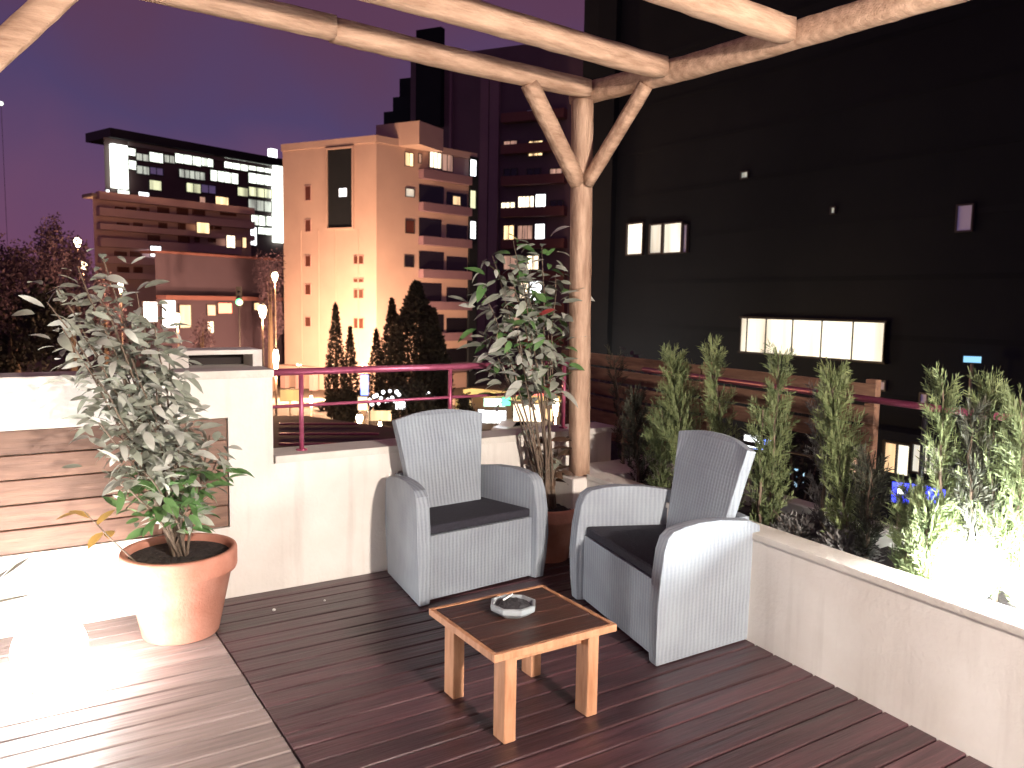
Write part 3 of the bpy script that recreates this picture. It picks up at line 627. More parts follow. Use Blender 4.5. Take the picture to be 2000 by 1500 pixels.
def window(f, r, m, parent, panes=1, fr=.10, dep=.12, frame='frame', mats=None, name='window'):
    u0, u1, z0, z1 = rect(f, *r); w = (u1-u0)/panes
    parts = [(u0-fr, u1+fr, -dep, .0-.004, z1, z1+fr), (u0-fr, u1+fr, -dep, -.004, z0-fr, z0), (u0-fr, u0, -dep, -.004, z0, z1), (u1, u1+fr, -dep, -.004, z0, z1)]
    for i in range(1, panes): parts.append((u0+w*i-fr*.35, u0+w*i+fr*.35, -dep, -.004, z0, z1))
    o = fm(name, f, parts, frame, parent)
    for i in range(panes):
        e0 = fr*.36 if i else 0; e1 = fr*.36 if i < panes-1 else 0
        fm('pane', f, [(u0+w*i+e0, u0+w*(i+1)-e1, -dep*.45, -.004, z0, z1)], mats[i] if mats else m, o)
    return o
def zat(f, x, y): return f.px(x, y)[1]

# office block with light bands
fo = Face(213, 163, 556, 183)
off = building('dark glass office block with rows of cold white lit windows and glowing white fins', fo, zat(fo, 380, 300)+0, 26, 'officedark', body=1)
zt = zat(fo, 380, 298); body_(fo, zt, 26, 'officedark', off)
fm('roof', fo, [(.6, fo.w+.2, -1.2, 8, zt+.004, zt+1.6)], 'blackmetal', off)
u0, u1, z0, z1 = rect(fo, 250, 284, 530, 300); fm('parapet_band', fo, [(u0, u1, -.35, -.004, zat(fo, 380, 306), zt-.05)], 'officegrey', off)
for r, m in (((215, 284, 244, 368), 'coolbright'), ((531, 318, 553, 474), 'coolbright'), ((523, 292, 535, 312), 'whitepane')):
    a, b, c, d = rect(fo, *r); o = fm('light_fin', fo, [(a, b, -1.1, -.004, c, d)], m, off)
for r, m, n in (((265, 301, 289, 314), 'coolgrey', 2), ((291, 299, 317, 317), 'coolpane', 1), ((320, 304, 340, 318), 'coolgrey', 2), ((341, 303, 391, 321), 'coolpane', 3), ((392, 308, 415, 325), 'coolpane', 2), ((437, 310, 483, 331), 'coolpane', 3), ((484, 315, 530, 335), 'coolpane', 3),
                ((247, 290, 264, 304), 'coolpane', 1), ((250, 314, 265, 331), 'coolpane', 1), ((266, 325, 290, 340), 'coolgrey', 2), ((292, 328, 317, 341), 'violetdim', 2), ((349, 334, 399, 349), 'coolgrey', 5), ((410, 336, 464, 356), 'coolpane', 4), ((484, 341, 530, 360), 'coolpane', 3),
                ((291, 353, 314, 371), 'coolyellow', 1), ((363, 359, 391, 376), 'coolyellow', 2), ((392, 362, 420, 377), 'violetdim', 2), ((463, 367, 483, 383), 'coolyellow', 1), ((485, 368, 530, 385), 'coolyellow', 3),
                ((206, 371, 213, 389), 'whitepane', 1), ((229, 372, 252, 391), 'coolpane', 1), ((270, 376, 290, 394), 'whitepane', 1), ((389, 385, 400, 398), 'warmdim', 1), ((420, 385, 445, 407), 'amberpane', 1),
                ((484, 392, 530, 412), 'coolgrey', 3), ((490, 421, 517, 440), 'coolpane', 2), ((519, 423, 530, 441), 'coolpane', 1), ((474, 443, 500, 478), 'whitepane', 3), ((503, 445, 530, 458), 'coolpane', 2)):
    window(fo, r, m, off, n, .12, .3)

# pink apartment block in front
fp = Face(188, 131, 492, 142)
zt = zat(fp, 330, 400); pk = building('pinkish apartment block of banded balconies in front of the lit office block', fp, zt, 14, 'pinkwall')
fm('roof', fp, [(-.3, fp.w+.3, -.5, 3, zt+.004, zt+.5)], 'concrete', pk)
u_end = fp.w
for k, (ya, yb) in enumerate(((390, 404), (419, 434), (448, 459), (474, 490), (506, 520), (536, 548))):
    z1_, z0_ = zat(fp, 330, ya), zat(fp, 330, yb); fm('balcony', fp, [(.4, u_end*(1 if k < 3 else .9), -1.3, -.004, z0_, z1_)], 'pinkwall', pk)
for r in ((226, 406, 238, 417), (248, 406, 264, 418), (275, 408, 289, 419), (309, 407, 328, 419), (346, 407, 365, 419), (377, 409, 398, 419), (431, 410, 459, 420), (311, 437, 324, 446), (349, 437, 360, 447), (404, 438, 414, 447), (420, 438, 430, 447), (349, 462, 368, 472), (381, 462, 387, 472), (408, 463, 419, 472),
          (230, 437, 250, 447), (262, 437, 276, 447), (290, 462, 310, 472), (225, 493, 245, 503), (256, 493, 275, 504), (330, 494, 350, 504), (366, 494, 386, 504), (404, 494, 424, 504), (230, 523, 250, 533), (262, 523, 276, 533)): window(fp, r, 'glassbrown', pk, 1, .12, .25, 'pinkdark')
for r, m in (((376, 436, 400, 456), 'amberpane'), ((434, 461, 450, 484), 'warmpane'), ((465, 465, 472, 484), 'amberpane'), ((286, 482, 306, 501), 'whitepane')):
    a, b, c, d = rect(fp, *r); w_ = fm('window', fp, [(a-.12, b+.12, -1.42, -1.304, c-.12, c), (a-.12, b+.12, -1.42, -1.304, d, d+.12), (a-.12, a, -1.42, -1.304, c, d), (b, b+.12, -1.42, -1.304, c, d)], 'frame', pk); fm('pane', fp, [(a, b, -1.38, -1.304, c, d)], m, w_)
# mauve hall low in front
fh = Face(305, 112, 556, 124)
hl = building('flat mauve windowless hall above the street, in front of the pink block', fh, zat(fh, 400, 500), 8, 'hallwall')
fm('roof', fh, [(-.2, fh.w+.2, -.3, 3, zat(fh, 400, 500)+.004, zat(fh, 400, 500)+.3)], 'pinkdark', hl)
fm('canopy', fh, [(0, fh.w, -2.2, -.004, zat(fh, 400, 586), zat(fh, 400, 578))], 'pinkdark', hl)
for r, m in (((279, 590, 306, 628), 'whitepane'), ((316, 587, 342, 640), 'whitepane'), ((350, 596, 372, 640), 'warmdim'), ((404, 596, 420, 616), 'warmdim'), ((425, 592, 452, 612), 'redlamp'), ((404, 628, 416, 650), 'warmpane'), ((495, 592, 515, 605), 'amberpane')):
    window(fh, r, m, hl, 1, .12, .2, name='shop_window')

# cream tower: two faces meeting at a corner
fa = Face(555, 119, 735, 108.5); fb = Face(735, 108.5, 926, 119)
tw = thing('tower_block', 'tall cream residential tower lit orange from below, with tall dark recess and side balconies', 'building')
zt = zat(fa, 735, 264)
poly = [fa.a, fa.b, fb.b, fb.b+fb.n*14, fa.a+fa.n*14]
bm = bmesh.new(); prism(bm, poly, lambda p: Vector((p.x, p.y, ZG)), lambda p: Vector((p.x, p.y, zt-.9))); mk('wall', bm, 'towerwall', tw)
for ff in (fa, fb): fm('parapet', ff, [(-.12, ff.w+.12, -.18, .25, zt-.9+.004, zt)], 'towerwall', tw)
fm('penthouse', fa, [(fa.w-2.5, fa.w+4.5, 3.2, 9, zt-.88, zt+2.1)], 'towerwall', tw)
a, b, c, d = rect(fa, 641, 291, 690, 445)
# tall dark recess: deep jambs standing proud and a dark back
fm('recess_frame', fa, [(a-.22, a, -.35, -.004, c, d), (b, b+.22, -.35, -.004, c, d), (a-.22, b+.22, -.35, -.004, d, d+.22), (a-.22, b+.22, -.35, -.004, c-.22, c)], 'towerwall', tw)
fm('recess_panel', fa, [(a, b, -.05, -.004, c, d)], 'blackwall', tw)
window(fa, (663, 368, 678, 384), 'whitepane', tw, 2, .05, .12)
for x0, x1, ys in ((597, 607, ((364, 391), (430, 452), (500, 520), (556, 575), (620, 637))), (692, 710, ((500, 515), (545, 551), (566, 582), (622, 641)))):
    for y0, y1 in ys: window(fa, (x0, y0, x1, y1), 'glassbrown', tw, 1, .08, .12, 'pinkwall')
for x in (588, 622, 655, 700): # shallow vertical ribs
    u_, _ = fa.px(x, 500); fm('rib', fa, [(u_-.1, u_+.1, -.08, -.004, ZG, zat(fa, x, 450))], 'towerwall', tw)
for x in (568, 597, 624):
    c_ = fa.px(x, 740)[0]; fm('column', fa, [(c_-.45, c_+.45, -1.6, -.8, ZG, zat(fa, x, 722))], 'pinkwall', tw)
fm('portico', fa, [(0, fa.w*.42, -1.7, -.004, zat(fa, 600, 722)+.004, zat(fa, 600, 714))], 'towerwall', tw)
for r, m, n in (((791, 299, 806, 324), 'amberpane', 2), ((817, 301, 822, 318), 'warmdim', 1), ((839, 297, 861, 328), 'warmpane', 3), ((863, 299, 883, 334), 'warmdim', 2), ((792, 369, 808, 384), 'coolgrey', 1), ((792, 431, 808, 455), 'glassbrown', 1), ((790, 500, 807, 521), 'glass', 1), ((884, 384, 898, 400), 'amberpane', 1)):
    window(fb, r, m, tw, n, .08, .14)
for k, y in enumerate((330, 392, 456, 519, 580, 640, 700)):
    a, b, c, d = rect(fb, 818, y-26, 912, y+8)
    if k: fm('loggia', fb, [(a, a+(b-a)*(.5 if k % 2 else .45), -.06, -.004, c, d), (a+(b-a)*.56, b, -.06, -.004, c-.2, d-.5)], 'glass', tw)
    fm('balcony', fb, [(a-.1, b, -1.2, -.065, c-1.25, c-.1)], 'mauvewall', tw)
fm('recess_strip', fb, [(fb.px(914, 500)[0], fb.px(929, 500)[0], -.35, .2, ZG, zat(fb, 920, 306))], 'blackwall', tw)  # dark strip stands in for the shaded recess
for r, m in (((916, 313, 926, 344), 'whitepane'), ((916, 373, 925, 407), 'coolyellow'), ((916, 433, 925, 466), 'whitepane')):
    a, b, c, d = rect(fb, *r); fm('window', fb, [(a, b, -.42, -.354, c, d)], m, tw)

# tall dark stepped tower behind
fd = Face(800, 168, 1175, 150)
dk = building('tall dusky purple tower with stepped terraces rising behind the cream tower', fd, zat(fd, 960, 95), 20, 'towerdark')
for r in ((744, 214, 799, 340), (762, 186, 799, 214), (775, 150, 799, 186)):
    a, b, c, d = rect(fd, *r); fm('terrace_step', fd, [(a, b-.01, 1, 14, c, d)], 'blackwall', dk)
a, b, c, d = rect(fd, 820, 74, 868, 250); fm('stair_core', fd, [(a, b, -1.5, -.004, c, zat(fd, 845, 60))], 'blackwall', dk)
for x0, x1, m in ((880, 884, 'mauvewall'), (940, 956, 'mauvewall'), (958, 976, 'mauvewall')):
    a, b, _, _ = rect(fd, x0, 100, x1, 500); fm('pilaster', fd, [(a, b, -.7, -.004, ZG, zat(fd, x0, 120))], m, dk)
for y in range(190, 700, 62):
    a, b, c, d = rect(fd, 986, y+30, 1108, y+48); fm('balcony', fd, [(a, b, -1.8, -.004, c, d)], 'pinkdark', dk)
for r, m, n in (((841, 206, 856, 226), 'whitepane', 2), ((846, 150, 852, 166), 'violetdim', 1), ((1034, 276, 1060, 304), 'amberpane', 3), ((980, 396, 1006, 420), 'warmpane', 3), ((1013, 384, 1043, 420), 'warmpane', 4), ((1047, 380, 1066, 420), 'whitepane', 1), ((1012, 441, 1040, 474), 'warmdim', 3), ((1046, 438, 1064, 477), 'whitepane', 1), ((1016, 553, 1032, 582), 'warmpane', 2), ((1036, 550, 1058, 586), 'whitepane', 2), ((1000, 620, 1016, 640), 'warmdim', 1),
                ((985, 276, 1010, 300), 'warmdim', 2), ((985, 441, 1004, 472), 'amberpane', 2), ((985, 500, 1010, 526), 'warmdim', 2), ((1030, 500, 1052, 526), 'warmpane', 2), ((1075, 330, 1098, 352), 'warmdim', 2), ((985, 560, 1006, 584), 'warmdim', 2), ((1030, 215, 1055, 238), 'violetdim', 2), ((985, 330, 1010, 352), 'glass', 2), ((1030, 330, 1055, 352), 'glass', 2), ((1075, 392, 1100, 415), 'glass', 2)):
    window(fd, r, m, dk, n, .14, .25)

# near black building on the right
class FaceX(Face):
    def __init__(s, X, Y0, Y1):
        s.a = Vector((X, Y1, 0)); s.b = Vector((X, Y0, 0)); s.w = Y1-Y0; s.u = Vector((0, -1, 0)); s.n = Vector((1, 0, 0))
fe = FaceX(42, -30, 55.5)
nb_ = building('huge unlit black apartment building filling the right side, few windows lit', fe, 38, 20, 'blackwall')
for k in range(9):
    z = ZG+4.2+k*3.3; fm('floor_band', fe, [(0, fe.w, -.03, -.004, z, z+.30)], 'blackwall', nb_)
a, b, c, d = rect(fe, 1166, 300, 1200, 700); fm('end_pier', fe, [(a, b, -.5, -.004, ZG, 38)], 'pinkdark' if 0 else 'blackwall', nb_)
window(fe, (1229, 438, 1258, 496), 'creampane', nb_, 1, .12, .25)
window(fe, (1273, 440, 1295, 494), 'creamdim', nb_, 1, .10, .25)
window(fe, (1300, 437, 1334, 493), 'creampane', nb_, 1, .10, .25)
window(fe, (1338, 440, 1345, 492), 'violetdim', nb_, 1, .06, .25)
# bay window of five panes; bottom edge is skewed by perspective, so it is built level on the facade
u0 = fe.px(1452, 650)[0]; u1 = fe.px(1733, 668)[0]; zb, zt2 = fe.px(1590, 696)[1], fe.px(1590, 626)[1]
edges = [fe.px(x, 660)[0] for x in (1452, 1464, 1501, 1553, 1610, 1671, 1733)]
bw = fm('bay_window', fe, [(u0-.12, u1+.12, -.36, -.004, zt2, zt2+.12), (u0-.12, u1+.12, -.36, -.004, zb-.12, zb)]+[(e-.04, e+.04, -.32, -.004, zb, zt2) for e in edges], 'blackmetal', nb_)
for i in range(6): fm('pane', fe, [(edges[i]+.045, edges[i+1]-.045, -.28, -.2, zb+.01, zt2-.01)], 'creampane' if i else 'creamdim', bw)
for r, m in (((1183, 52, 1192, 72), 'whitepane'), ((1450, 337, 1462, 347), 'coolgrey'), ((1626, 406, 1632, 416), 'coolgrey'), ((1872, 402, 1900, 450), 'violetdim'), ((1556, 742, 1567, 757), 'tealglow'), ((1800, 770, 1812, 790), 'violetdim'), ((1705, 745, 1730, 760), 'violetdim')):
    window(fe, r, m, nb_, 1, .08, .16)
# street shops at its foot
sh = building('street shop with beige window and black glazing bars under the black building', FaceX(39.5, 2, 33), zat(FaceX(39.5, 2, 33), 1790, 850), 2.4, 'blackwall', name='shop', cat='shop')
fs = FaceX(39.5, 2, 33)
window(fs, (1731, 867, 1779, 925), 'creampane', sh, 2, .12, .25, 'blackmetal', ['amberpane', 'creampane'], 'shop_window')
window(fs, (1786, 872, 1850, 925), 'creamdim', sh, 2, .12, .25, 'blackmetal', None, 'shop_window')
window(fs, (1541, 914, 1577, 955), 'bluepale', sh, 1, .1, .3, 'blackmetal', None, 'lit_poster')
window(fs, (1640, 890, 1680, 920), 'warmdim', sh, 2, .1, .25, 'blackmetal', None, 'shop_window')

# glowing street furniture and signs
def sign(label, px, py, w, h, depth, m, cat='sign', name='lit_sign', pole=True, th=.25, frame='blackmetal'):
    c = atd(px, py, depth); s = depth/F; t = thing(name, label, cat, (c.x, c.y, ZG), -math.atan2(c.x, c.y)); W_, H_ = w*s/2, h*s/2; z = c.z-ZG
    mk('panel', bbox(-W_, W_, -.04, .04, z-H_, z+H_), m, t)
    bm = bmesh.new(); g = max(.04, H_*.06)
    for q in ((-W_-g, W_+g, z+H_+.002, z+H_+g), (-W_-g, W_+g, z-H_-g, z-H_-.002), (-W_-g, -W_-.002, z-H_, z+H_), (W_+.002, W_+g, z-H_, z+H_)): box(bm, q[0], q[1], -.05, th, q[2], q[3])
    mk('housing', bm, frame, t)
    if pole:
        bm = bmesh.new(); tube(bm, [(0, th*.5, 0), (0, th*.5, z-H_-g)], .07, 8); mk('pole', bm, 'poststeel', t)
    return t
sign('tall deep blue lit sign beside the base of the tower, seen over the handrail', 712, 752, 15, 40, 60, 'blueglow')
sign('white lit board under the deep blue sign', 708, 788, 18, 26, 59, 'coolgrey')
sign('wide white and pale green lit shop sign above the street, behind the first armchair', 966, 786, 42, 16, 78, 'signgreen')
sign('white lit board below the pale green sign', 968, 814, 40, 24, 76, 'whitepane')
sign('round green lit sign right of the pale green shop sign', 989, 784, 16, 16, 77, 'greenlamp')
sign('aqua lit sign high on the far right over the street', 1899, 702, 30, 12, 40, 'bluepale', pole=True)
sign('blue lit panel with white lights glimpsed through the planter on the right', 1795, 966, 96, 40, 34, 'bluedeep')
sign('small white-blue lit panel above the turned armchair back', 1469, 862, 30, 24, 36, 'whitepane')
sign('violet-blue lit panel right behind the turned armchair back, lower part of two', 1489, 868, 34, 20, 37.5, 'blueglow')
sign('pale aqua strip light on the street right of the blue panel', 1862, 1004, 34, 9, 33, 'tealglow')
sign('small white square light on the blue panel', 1759, 960, 11, 11, 33.7, 'whitepane')
sign('short white strip light at the right of the blue panel', 1795, 984, 28, 7, 33.7, 'tealglow')

def traffic_light(label, px, py, depth, m):
    c = atd(px, py, depth); t = thing('traffic_light', label, 'traffic light', (c.x, c.y, ZG), -math.atan2(c.x, c.y)); z = c.z-ZG
    bm = bmesh.new(); tube(bm, [(0, 0.15, 0), (0, 0.15, z+.9)], .08, 8); mk('pole', bm, 'blackmetal', t)
    mk('signal_box', bbox(-.35, .35, -.05, .10, z-.55, z+1.9), 'blackmetal', t)
    mk('lens', sphere(.42, 16, 10, (0, -.18, z)), m, t, True)
    for k in (1, 2): mk('lens', sphere(.2, 12, 8, (0, -.08, z+k*.6)), 'glass', t, True)
traffic_light('traffic light showing green before the mauve hall', 467, 590, 100, 'greenlamp')

def street_lamp(label, px, ytop, depth, hw=.35, hh_=.9, P=2600, col=(1, .52, .26), arm=0, m='sodium'):
    c = atd(px, ytop, depth); t = thing('street_lamp', label, 'street lamp', (c.x, c.y, ZG), 0, 'street lamps in the town'); z = c.z-ZG
    bm = bmesh.new(); tube(bm, [(0, 0, 0), (0, 0, .3), (0, 0, z-.02)], [.14, .10, .07], 8); mk('pole', bm, 'poststeel', t)
    bm = bmesh.new(); tube(bm, [(0, 0, z), (0, 0, z+hh_*.6), (0, 0, z+hh_)], [hw*.5, hw, hw*.6], 12); mk('lantern', bm, m, t, True)
    bm = bmesh.new(); tube(bm, [(0, 0, z+hh_+.003), (0, 0, z+hh_+.12)], [hw*.9, .05], 12); mk('cap', bm, 'blackmetal', t)
    l = bpy.data.objects.new('lantern_light', bpy.data.lights.new('lantern_light', 'POINT')); COL.objects.link(l); l.parent = t; l.location = (0, 0, z-.35)
    l.data.energy = P; l.data.color = col; l.data.shadow_soft_size = .3
street_lamp('tall street lamp with white head, left of the cream tower', 537, 548, 90, .35, .9)
street_lamp('street lamp with broad bright lantern left of the cream tower base', 513, 620, 74, .38, 1.1)
street_lamp('slim lit street lamp above the white box on the high wall', 347, 634, 80, .22, 1.1)
street_lamp('slim street lamp seen through the top of the tall shrub', 236, 570, 95, .25, 1.6)
street_lamp('nearest bright street lamp, just right of the end of the high wall', 539, 722, 52, .2, 1.3, 1500)
street_lamp('short bright lamp over the street below the left part of the handrail', 608, 795, 62, .12, .9, 500)
street_lamp('street lamp glowing orange among the far left trees', 152, 482, 120, .5, 1.3, 4000)
street_lamp('second orange lamp lower among the far left trees', 163, 528, 118, .5, 1.3, 4000)
street_lamp('white street lamp low behind the shrub near the post', 1085, 812, 58, .22, 1.3, 2500, (1, .8, .6))
street_lamp('amber street lamp seen between two conifers over the railing', 1382, 768, 44, .13, .7, 900, (1, .6, .2))
street_lamp('low amber lamp over the street beside the armchair back top', 702, 826, 56, .25, .6, 900, (1, .6, .25))
street_lamp('small warm lamp right of the low amber one by the armchair', 742, 838, 54, .12, .5, 500, (1, .6, .3))
# orange floodlights at the foot of the cream tower
for px, py, d, P in ((585, 712, 98, 12000), (650, 712, 93, 12000), (712, 712, 92, 14000), (800, 714, 97, 4500)):
    c = atd(px, py, d); t = thing('floodlight', {585: 'left', 650: 'second', 712: 'third', 800: 'right'}[px]+' orange floodlight at the foot of the cream tower', 'floodlight', (c.x, c.y, ZG), 0, 'floodlights of the cream tower'); z = c.z-ZG
    bm = bmesh.new(); tube(bm, [(0, 0, 0), (0, 0, z-.2)], .06, 6); mk('pole', bm, 'blackmetal', t); mk('housing', bbox(-.3, .3, -.2, .1, z-.35, z-.05), 'blackmetal', t)
    l = bpy.data.objects.new('flood_beam', bpy.data.lights.new('flood_beam', 'POINT')); COL.objects.link(l); l.parent = t; l.location = (0, .3, z+.1); l.data.energy = P; l.data.color = (1, .55, .30); l.data.shadow_soft_size = .3

# low roof just below the left railing, and the street kiosk with yellow awning
lr = thing('low_building', 'low building with dark maroon flat roof just below the magenta handrail', 'building')
zr = -4.6; q = [onplane(x, y, 2, zr) for x, y in ((520, 905), (900, 900), (770, 836), (600, 812), (520, 812))]
bm = bmesh.new(); prism(bm, [(p.x, p.y) for p in q], lambda p: Vector((p[0], p[1], ZG)), lambda p: Vector((p[0], p[1], zr-.15))); mk('wall', bm, 'hallwall', lr)
bm = bmesh.new(); prism(bm, [(p.x, p.y) for p in q], lambda p: Vector((p[0], p[1], zr-.146)), lambda p: Vector((p[0], p[1], zr))); mk('roof', bm, 'maroonroof', lr)
for i, yy in enumerate((832, 852, 872)):
    a = onplane(545, yy, 2, zr); b = onplane(700+i*40, yy, 2, zr); bm = bmesh.new(); tube(bm, [(a.x, a.y, zr+.10), (b.x, b.y, zr+.10)], .06, 6); mk('roof_highlight', bm, 'rail', lr)  # magenta highlights on the roof built as thin bars
fk = Face(925, 84, 1100, 78)
ks = building('street kiosk row under a long yellow lit awning, behind the first armchair', fk, ZG+3.1, 4, 'concrete', name='kiosk', cat='kiosk')
fm('awning', fk, [(0, fk.w, -1.6, -.004, ZG+2.9, ZG+3.5)], 'shopyellow', ks)
for r, m, n in (((935, 800, 952, 828), 'whitepane', 1), ((1003, 800, 1050, 824), 'warmpane', 3), ((1060, 798, 1080, 826), 'amberpane', 1)): window(fk, r, m, ks, n, .08, .15, name='shop_window')

def car(label, px, py, depth, rz, m, head=True):
    c = onplane(px, py, 2, ZG+.06) if depth is None else atd(px, py, depth); t = thing('parked_car', label, 'car', (c.x, c.y, ZG+.056), rz, 'cars in the street')
    prof = [(-2.1, .35), (-2.15, .75), (-1.9, .9), (-1.35, .95), (-.75, 1.42), (.55, 1.45), (1.15, .98), (1.9, .88), (2.12, .7), (2.12, .35)]
    bm = bmesh.new(); prism(bm, prof, lambda p: Vector((p[0], -.85, p[1])), lambda p: Vector((p[0], .85, p[1]))); bevel(bm, .05, 2); mk('body', bm, m, t, False)
    bm = bmesh.new()
    prism(bm, [(-1.2, .98), (-.72, 1.36), (.5, 1.38), (1.0, 1.0)], lambda p: Vector((p[0], -.858, p[1])), lambda p: Vector((p[0], .858, p[1]))); mk('side_windows', bm, 'glass', t)
    for sx in (-1.35, 1.35):
        for sy in (-.75, .75):
            bm = bmesh.new(); tube(bm, [(sx, sy-.11, .32), (sx, sy+.11, .32)], .32, 14); mk('wheel', bm, 'tyre', t)
    for sy in (-.6, .6):
        mk('headlight', bbox(2.13, 2.17, sy-.16, sy+.16, .6, .76), 'headlamp' if head else 'white', t); mk('tail_light', bbox(-2.18, -2.155, sy-.16, sy+.16, .68, .8), 'redlamp', t)
    return t
car('white car with lit headlights on the street, right of the armchair back', 1045, 838, None, R(150), 'carwhite')
car('white car on the street just left of the other one, behind the armchair top', 1000, 850, None, R(200), 'carwhite', False)
car('dark car on the street below the handrail, left of the armchair back', 760, 815, None, R(190), 'cardark')
car('dark car parked further left under the handrail', 655, 800, None, R(188), 'cardark', False)
car('red car far off before the mauve hall', 441, 665, None, R(10), 'carred')
car('pale car far off left of the red one', 395, 668, None, R(10), 'carwhite', False)
sl = thing('light_trail', 'smeared light trail built as white bulbs over the street left of the armchair back', 'light trail', (0, 0, 0)); wp = []  # motion-smeared street lights imitated by bulbs on an added wire
for i in range(15):
    x = 722+i*4.4; y = 781+13*math.sin(i*1.9)*(.7 if i % 3 else 1)-i*.5; wp.append(atd(x, y, 66))
bm = bmesh.new(); tube(bm, wp, .02, 4); mk('wire', bm, 'blackmetal', sl)
for p in wp: mk('bulb', sphere(.13+random.uniform(0, .05), 8, 6, p), 'whitepane', sl, True)
bm = bmesh.new()
for p in (wp[0], wp[-1]): tube(bm, [(p.x, p.y, ZG), (p.x, p.y, p.z+.1)], .05, 6)
mk('pole', bm, 'blackmetal', sl)
sign('wide warm orange lit shopfront behind the slender shrub stems', 1032, 806, 58, 34, 70, 'warmpane')
sign('thin red neon strip above the warm orange shopfront', 1040, 770, 90, 5, 71, 'redlamp', pole=False)
sign('yellow lit board left of the pale green shop sign', 905, 790, 30, 20, 76, 'shopyellow')
sign('dim amber lit board low under the light trail', 742, 812, 44, 20, 72, 'amberpane')
sign('orange lit board far left under the handrail near the wall step', 566, 772, 36, 22, 84, 'shopyellow')
sign('short white lit board between the light trail and the dark tree', 782, 792, 18, 14, 66, 'whitepane')
for px, py, l_ in ((836, 772, 'upper'), (848, 782, 'lower')):
    c = atd(px, py, 70); t = thing('hanging_lamp', l_+' tiny white lamp on a pole above the dark car park behind the armchair', 'lamp', (c.x, c.y, ZG)); bm = bmesh.new(); tube(bm, [(0, 0, 0), (0, 0, c.z-ZG)], .05, 6); mk('pole', bm, 'blackmetal', t); mk('bulb', sphere(.16, 10, 8, (0, 0, c.z-ZG+.16)), 'whitepane', t, True)
c = atd(2, 202, 400); t = thing('star_light', 'single pale light high in the sky at the left edge', 'lamp', (c.x, c.y, ZG)); bm = bmesh.new(); tube(bm, [(0, 0, 0), (0, 0, c.z-ZG)], .12, 6); mk('mast', bm, 'towerdark', t); mk('bulb', sphere(1.0, 12, 8, (0, 0, c.z-ZG)), 'coolpane', t, True)  # star-like light in the sky; the mast is added

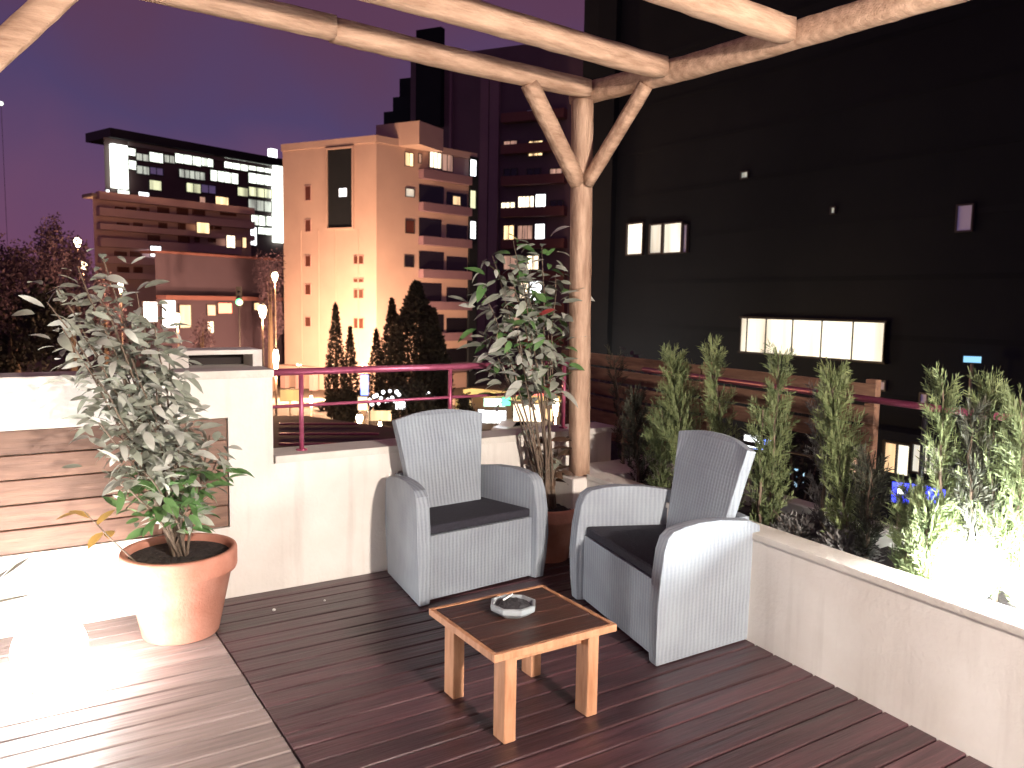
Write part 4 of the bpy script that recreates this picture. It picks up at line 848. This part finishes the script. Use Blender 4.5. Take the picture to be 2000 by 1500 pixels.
# trees in the town
def tree(label, px, py0, py1, wpx, depth, m, n, seed, kind='round', grp='dark trees in the town', name='tree'):
    rnd = random.Random(seed); c = atd(px, py1, depth); zt = atd(px, py0, depth).z; t = thing(name, label, 'tree', (c.x, c.y, ZG), 0, grp); H = zt-ZG; rw = wpx*depth/F/2
    bm = bmesh.new(); tube(bm, [(0, 0, 0), (0, 0, H*.4), (.1, 0, H*.85)], [H*.022+.05, H*.016+.03, .03], 7)
    if kind == 'round':
        for i in range(6):
            a = rnd.uniform(0, 6.283); tube(bm, [(0, 0, H*.35), (math.cos(a)*rw*.5, math.sin(a)*rw*.5, H*rnd.uniform(.55, .8))], [.08, .03], 5)
    mk('trunk', bm, 'bark', t); bm = bmesh.new()
    clumps = [(Vector((rnd.uniform(-1, 1), rnd.uniform(-1, 1), rnd.uniform(-1, 1))), rnd.uniform(.3, .55)) for _ in range(16)]
    for i in range(n):
        if kind == 'round':
            cc, cr_ = rnd.choice(clumps); v = Vector((rnd.gauss(0, 1), rnd.gauss(0, 1), rnd.gauss(0, 1))).normalized()*rnd.uniform(.3, 1)
            q = Vector(((cc.x*.62+v.x*cr_)*rw, (cc.y*.62+v.y*cr_)*rw, H*.62+(cc.z*.62+v.z*cr_)*H*.38))
        else:
            a = rnd.random()**1.2; ang = rnd.uniform(0, 6.283); rr = rw*(math.sin(math.pi*min(1, .1+a*.9))**.6)*(1.05-.75*a)*rnd.uniform(.6, 1.1); q = Vector((math.cos(ang)*rr, math.sin(ang)*rr, H*(.04+.94*a)))
        s = rnd.uniform(.12, .34)*(rw/3)**.35; d1 = Vector((rnd.gauss(0, 1), rnd.gauss(0, 1), rnd.gauss(0, 1)+(.9 if kind != 'round' else 0))).normalized(); d2 = d1.cross(Vector((rnd.gauss(0, 1), rnd.gauss(0, 1), rnd.gauss(0, 1)))).normalized()
        bm.faces.new([bm.verts.new(w) for w in (q, q+d1*s*.6+d2*s*.4, q+d1*s*1.4, q+d1*s*.6-d2*s*.4)])
    mk('crown', bm, m, t)
tree('slim pointed cypress before the cream tower, tallest of the left pair', 656, 590, 722, 52, 82, 'nightleaf', 5200, 1, 'cyp')
tree('shorter pointed cypress of the left pair', 684, 636, 722, 44, 81, 'nightleaf', 3800, 2, 'cyp')
tree('small lone pointed cypress between the pairs', 735, 640, 722, 46, 84, 'nightleaf', 3400, 3, 'cyp')
tree('pointed cypress leaning on the big dark tree', 765, 580, 722, 70, 83, 'nightleaf', 6000, 4, 'cyp')
tree('big dark evergreen hiding the foot of the cream tower', 812, 548, 730, 170, 80, 'nightleaf', 15000, 5, 'cyp')
tree('second dark evergreen right of the biggest one', 846, 600, 730, 90, 79, 'nightleaf', 8000, 6, 'cyp')
tree('dark bushy tree below the handrail between the street and the tower', 672, 752, 805, 70, 70, 'nightleaf', 6000, 7)
tree('dark bushy tree behind the top of the first armchair', 815, 735, 805, 110, 68, 'nightleaf', 6000, 8)
tree('tall dark purple tree rising behind the shrub on the far left', 140, 405, 640, 130, 105, 'purpleleaf', 8000, 9)
tree('wide dusky tree at the left edge behind the wall', 30, 430, 680, 190, 90, 'purpleleaf', 9000, 10)
tree('near dark tree low at the left edge', 20, 540, 720, 230, 60, 'nightleaf', 9000, 11)
tree('dusky tree between the far left trees and the pink block', 205, 500, 660, 90, 95, 'purpleleaf', 5000, 12)
tree('small dusky street tree before the mauve hall', 395, 610, 670, 50, 88, 'purpleleaf', 1600, 13)
tree('dark street tree left of the cream tower behind the tall street lamp', 528, 480, 600, 60, 108, 'purpleleaf', 4000, 14)
tree('sparse dark tree by the kiosk row', 905, 760, 830, 50, 74, 'nightleaf', 1800, 15)
tree('dark tree beyond the slat fence right of the post', 1215, 690, 800, 150, 34, 'purpleleaf', 5000, 16)
tree('dark tree at the foot of the black building in the middle', 1560, 770, 960, 150, 33, 'nightleaf', 6000, 17)
tree('dark tree at the foot of the black building on the far right', 1950, 760, 1000, 200, 30, 'nightleaf', 7000, 18)
#CITYEND
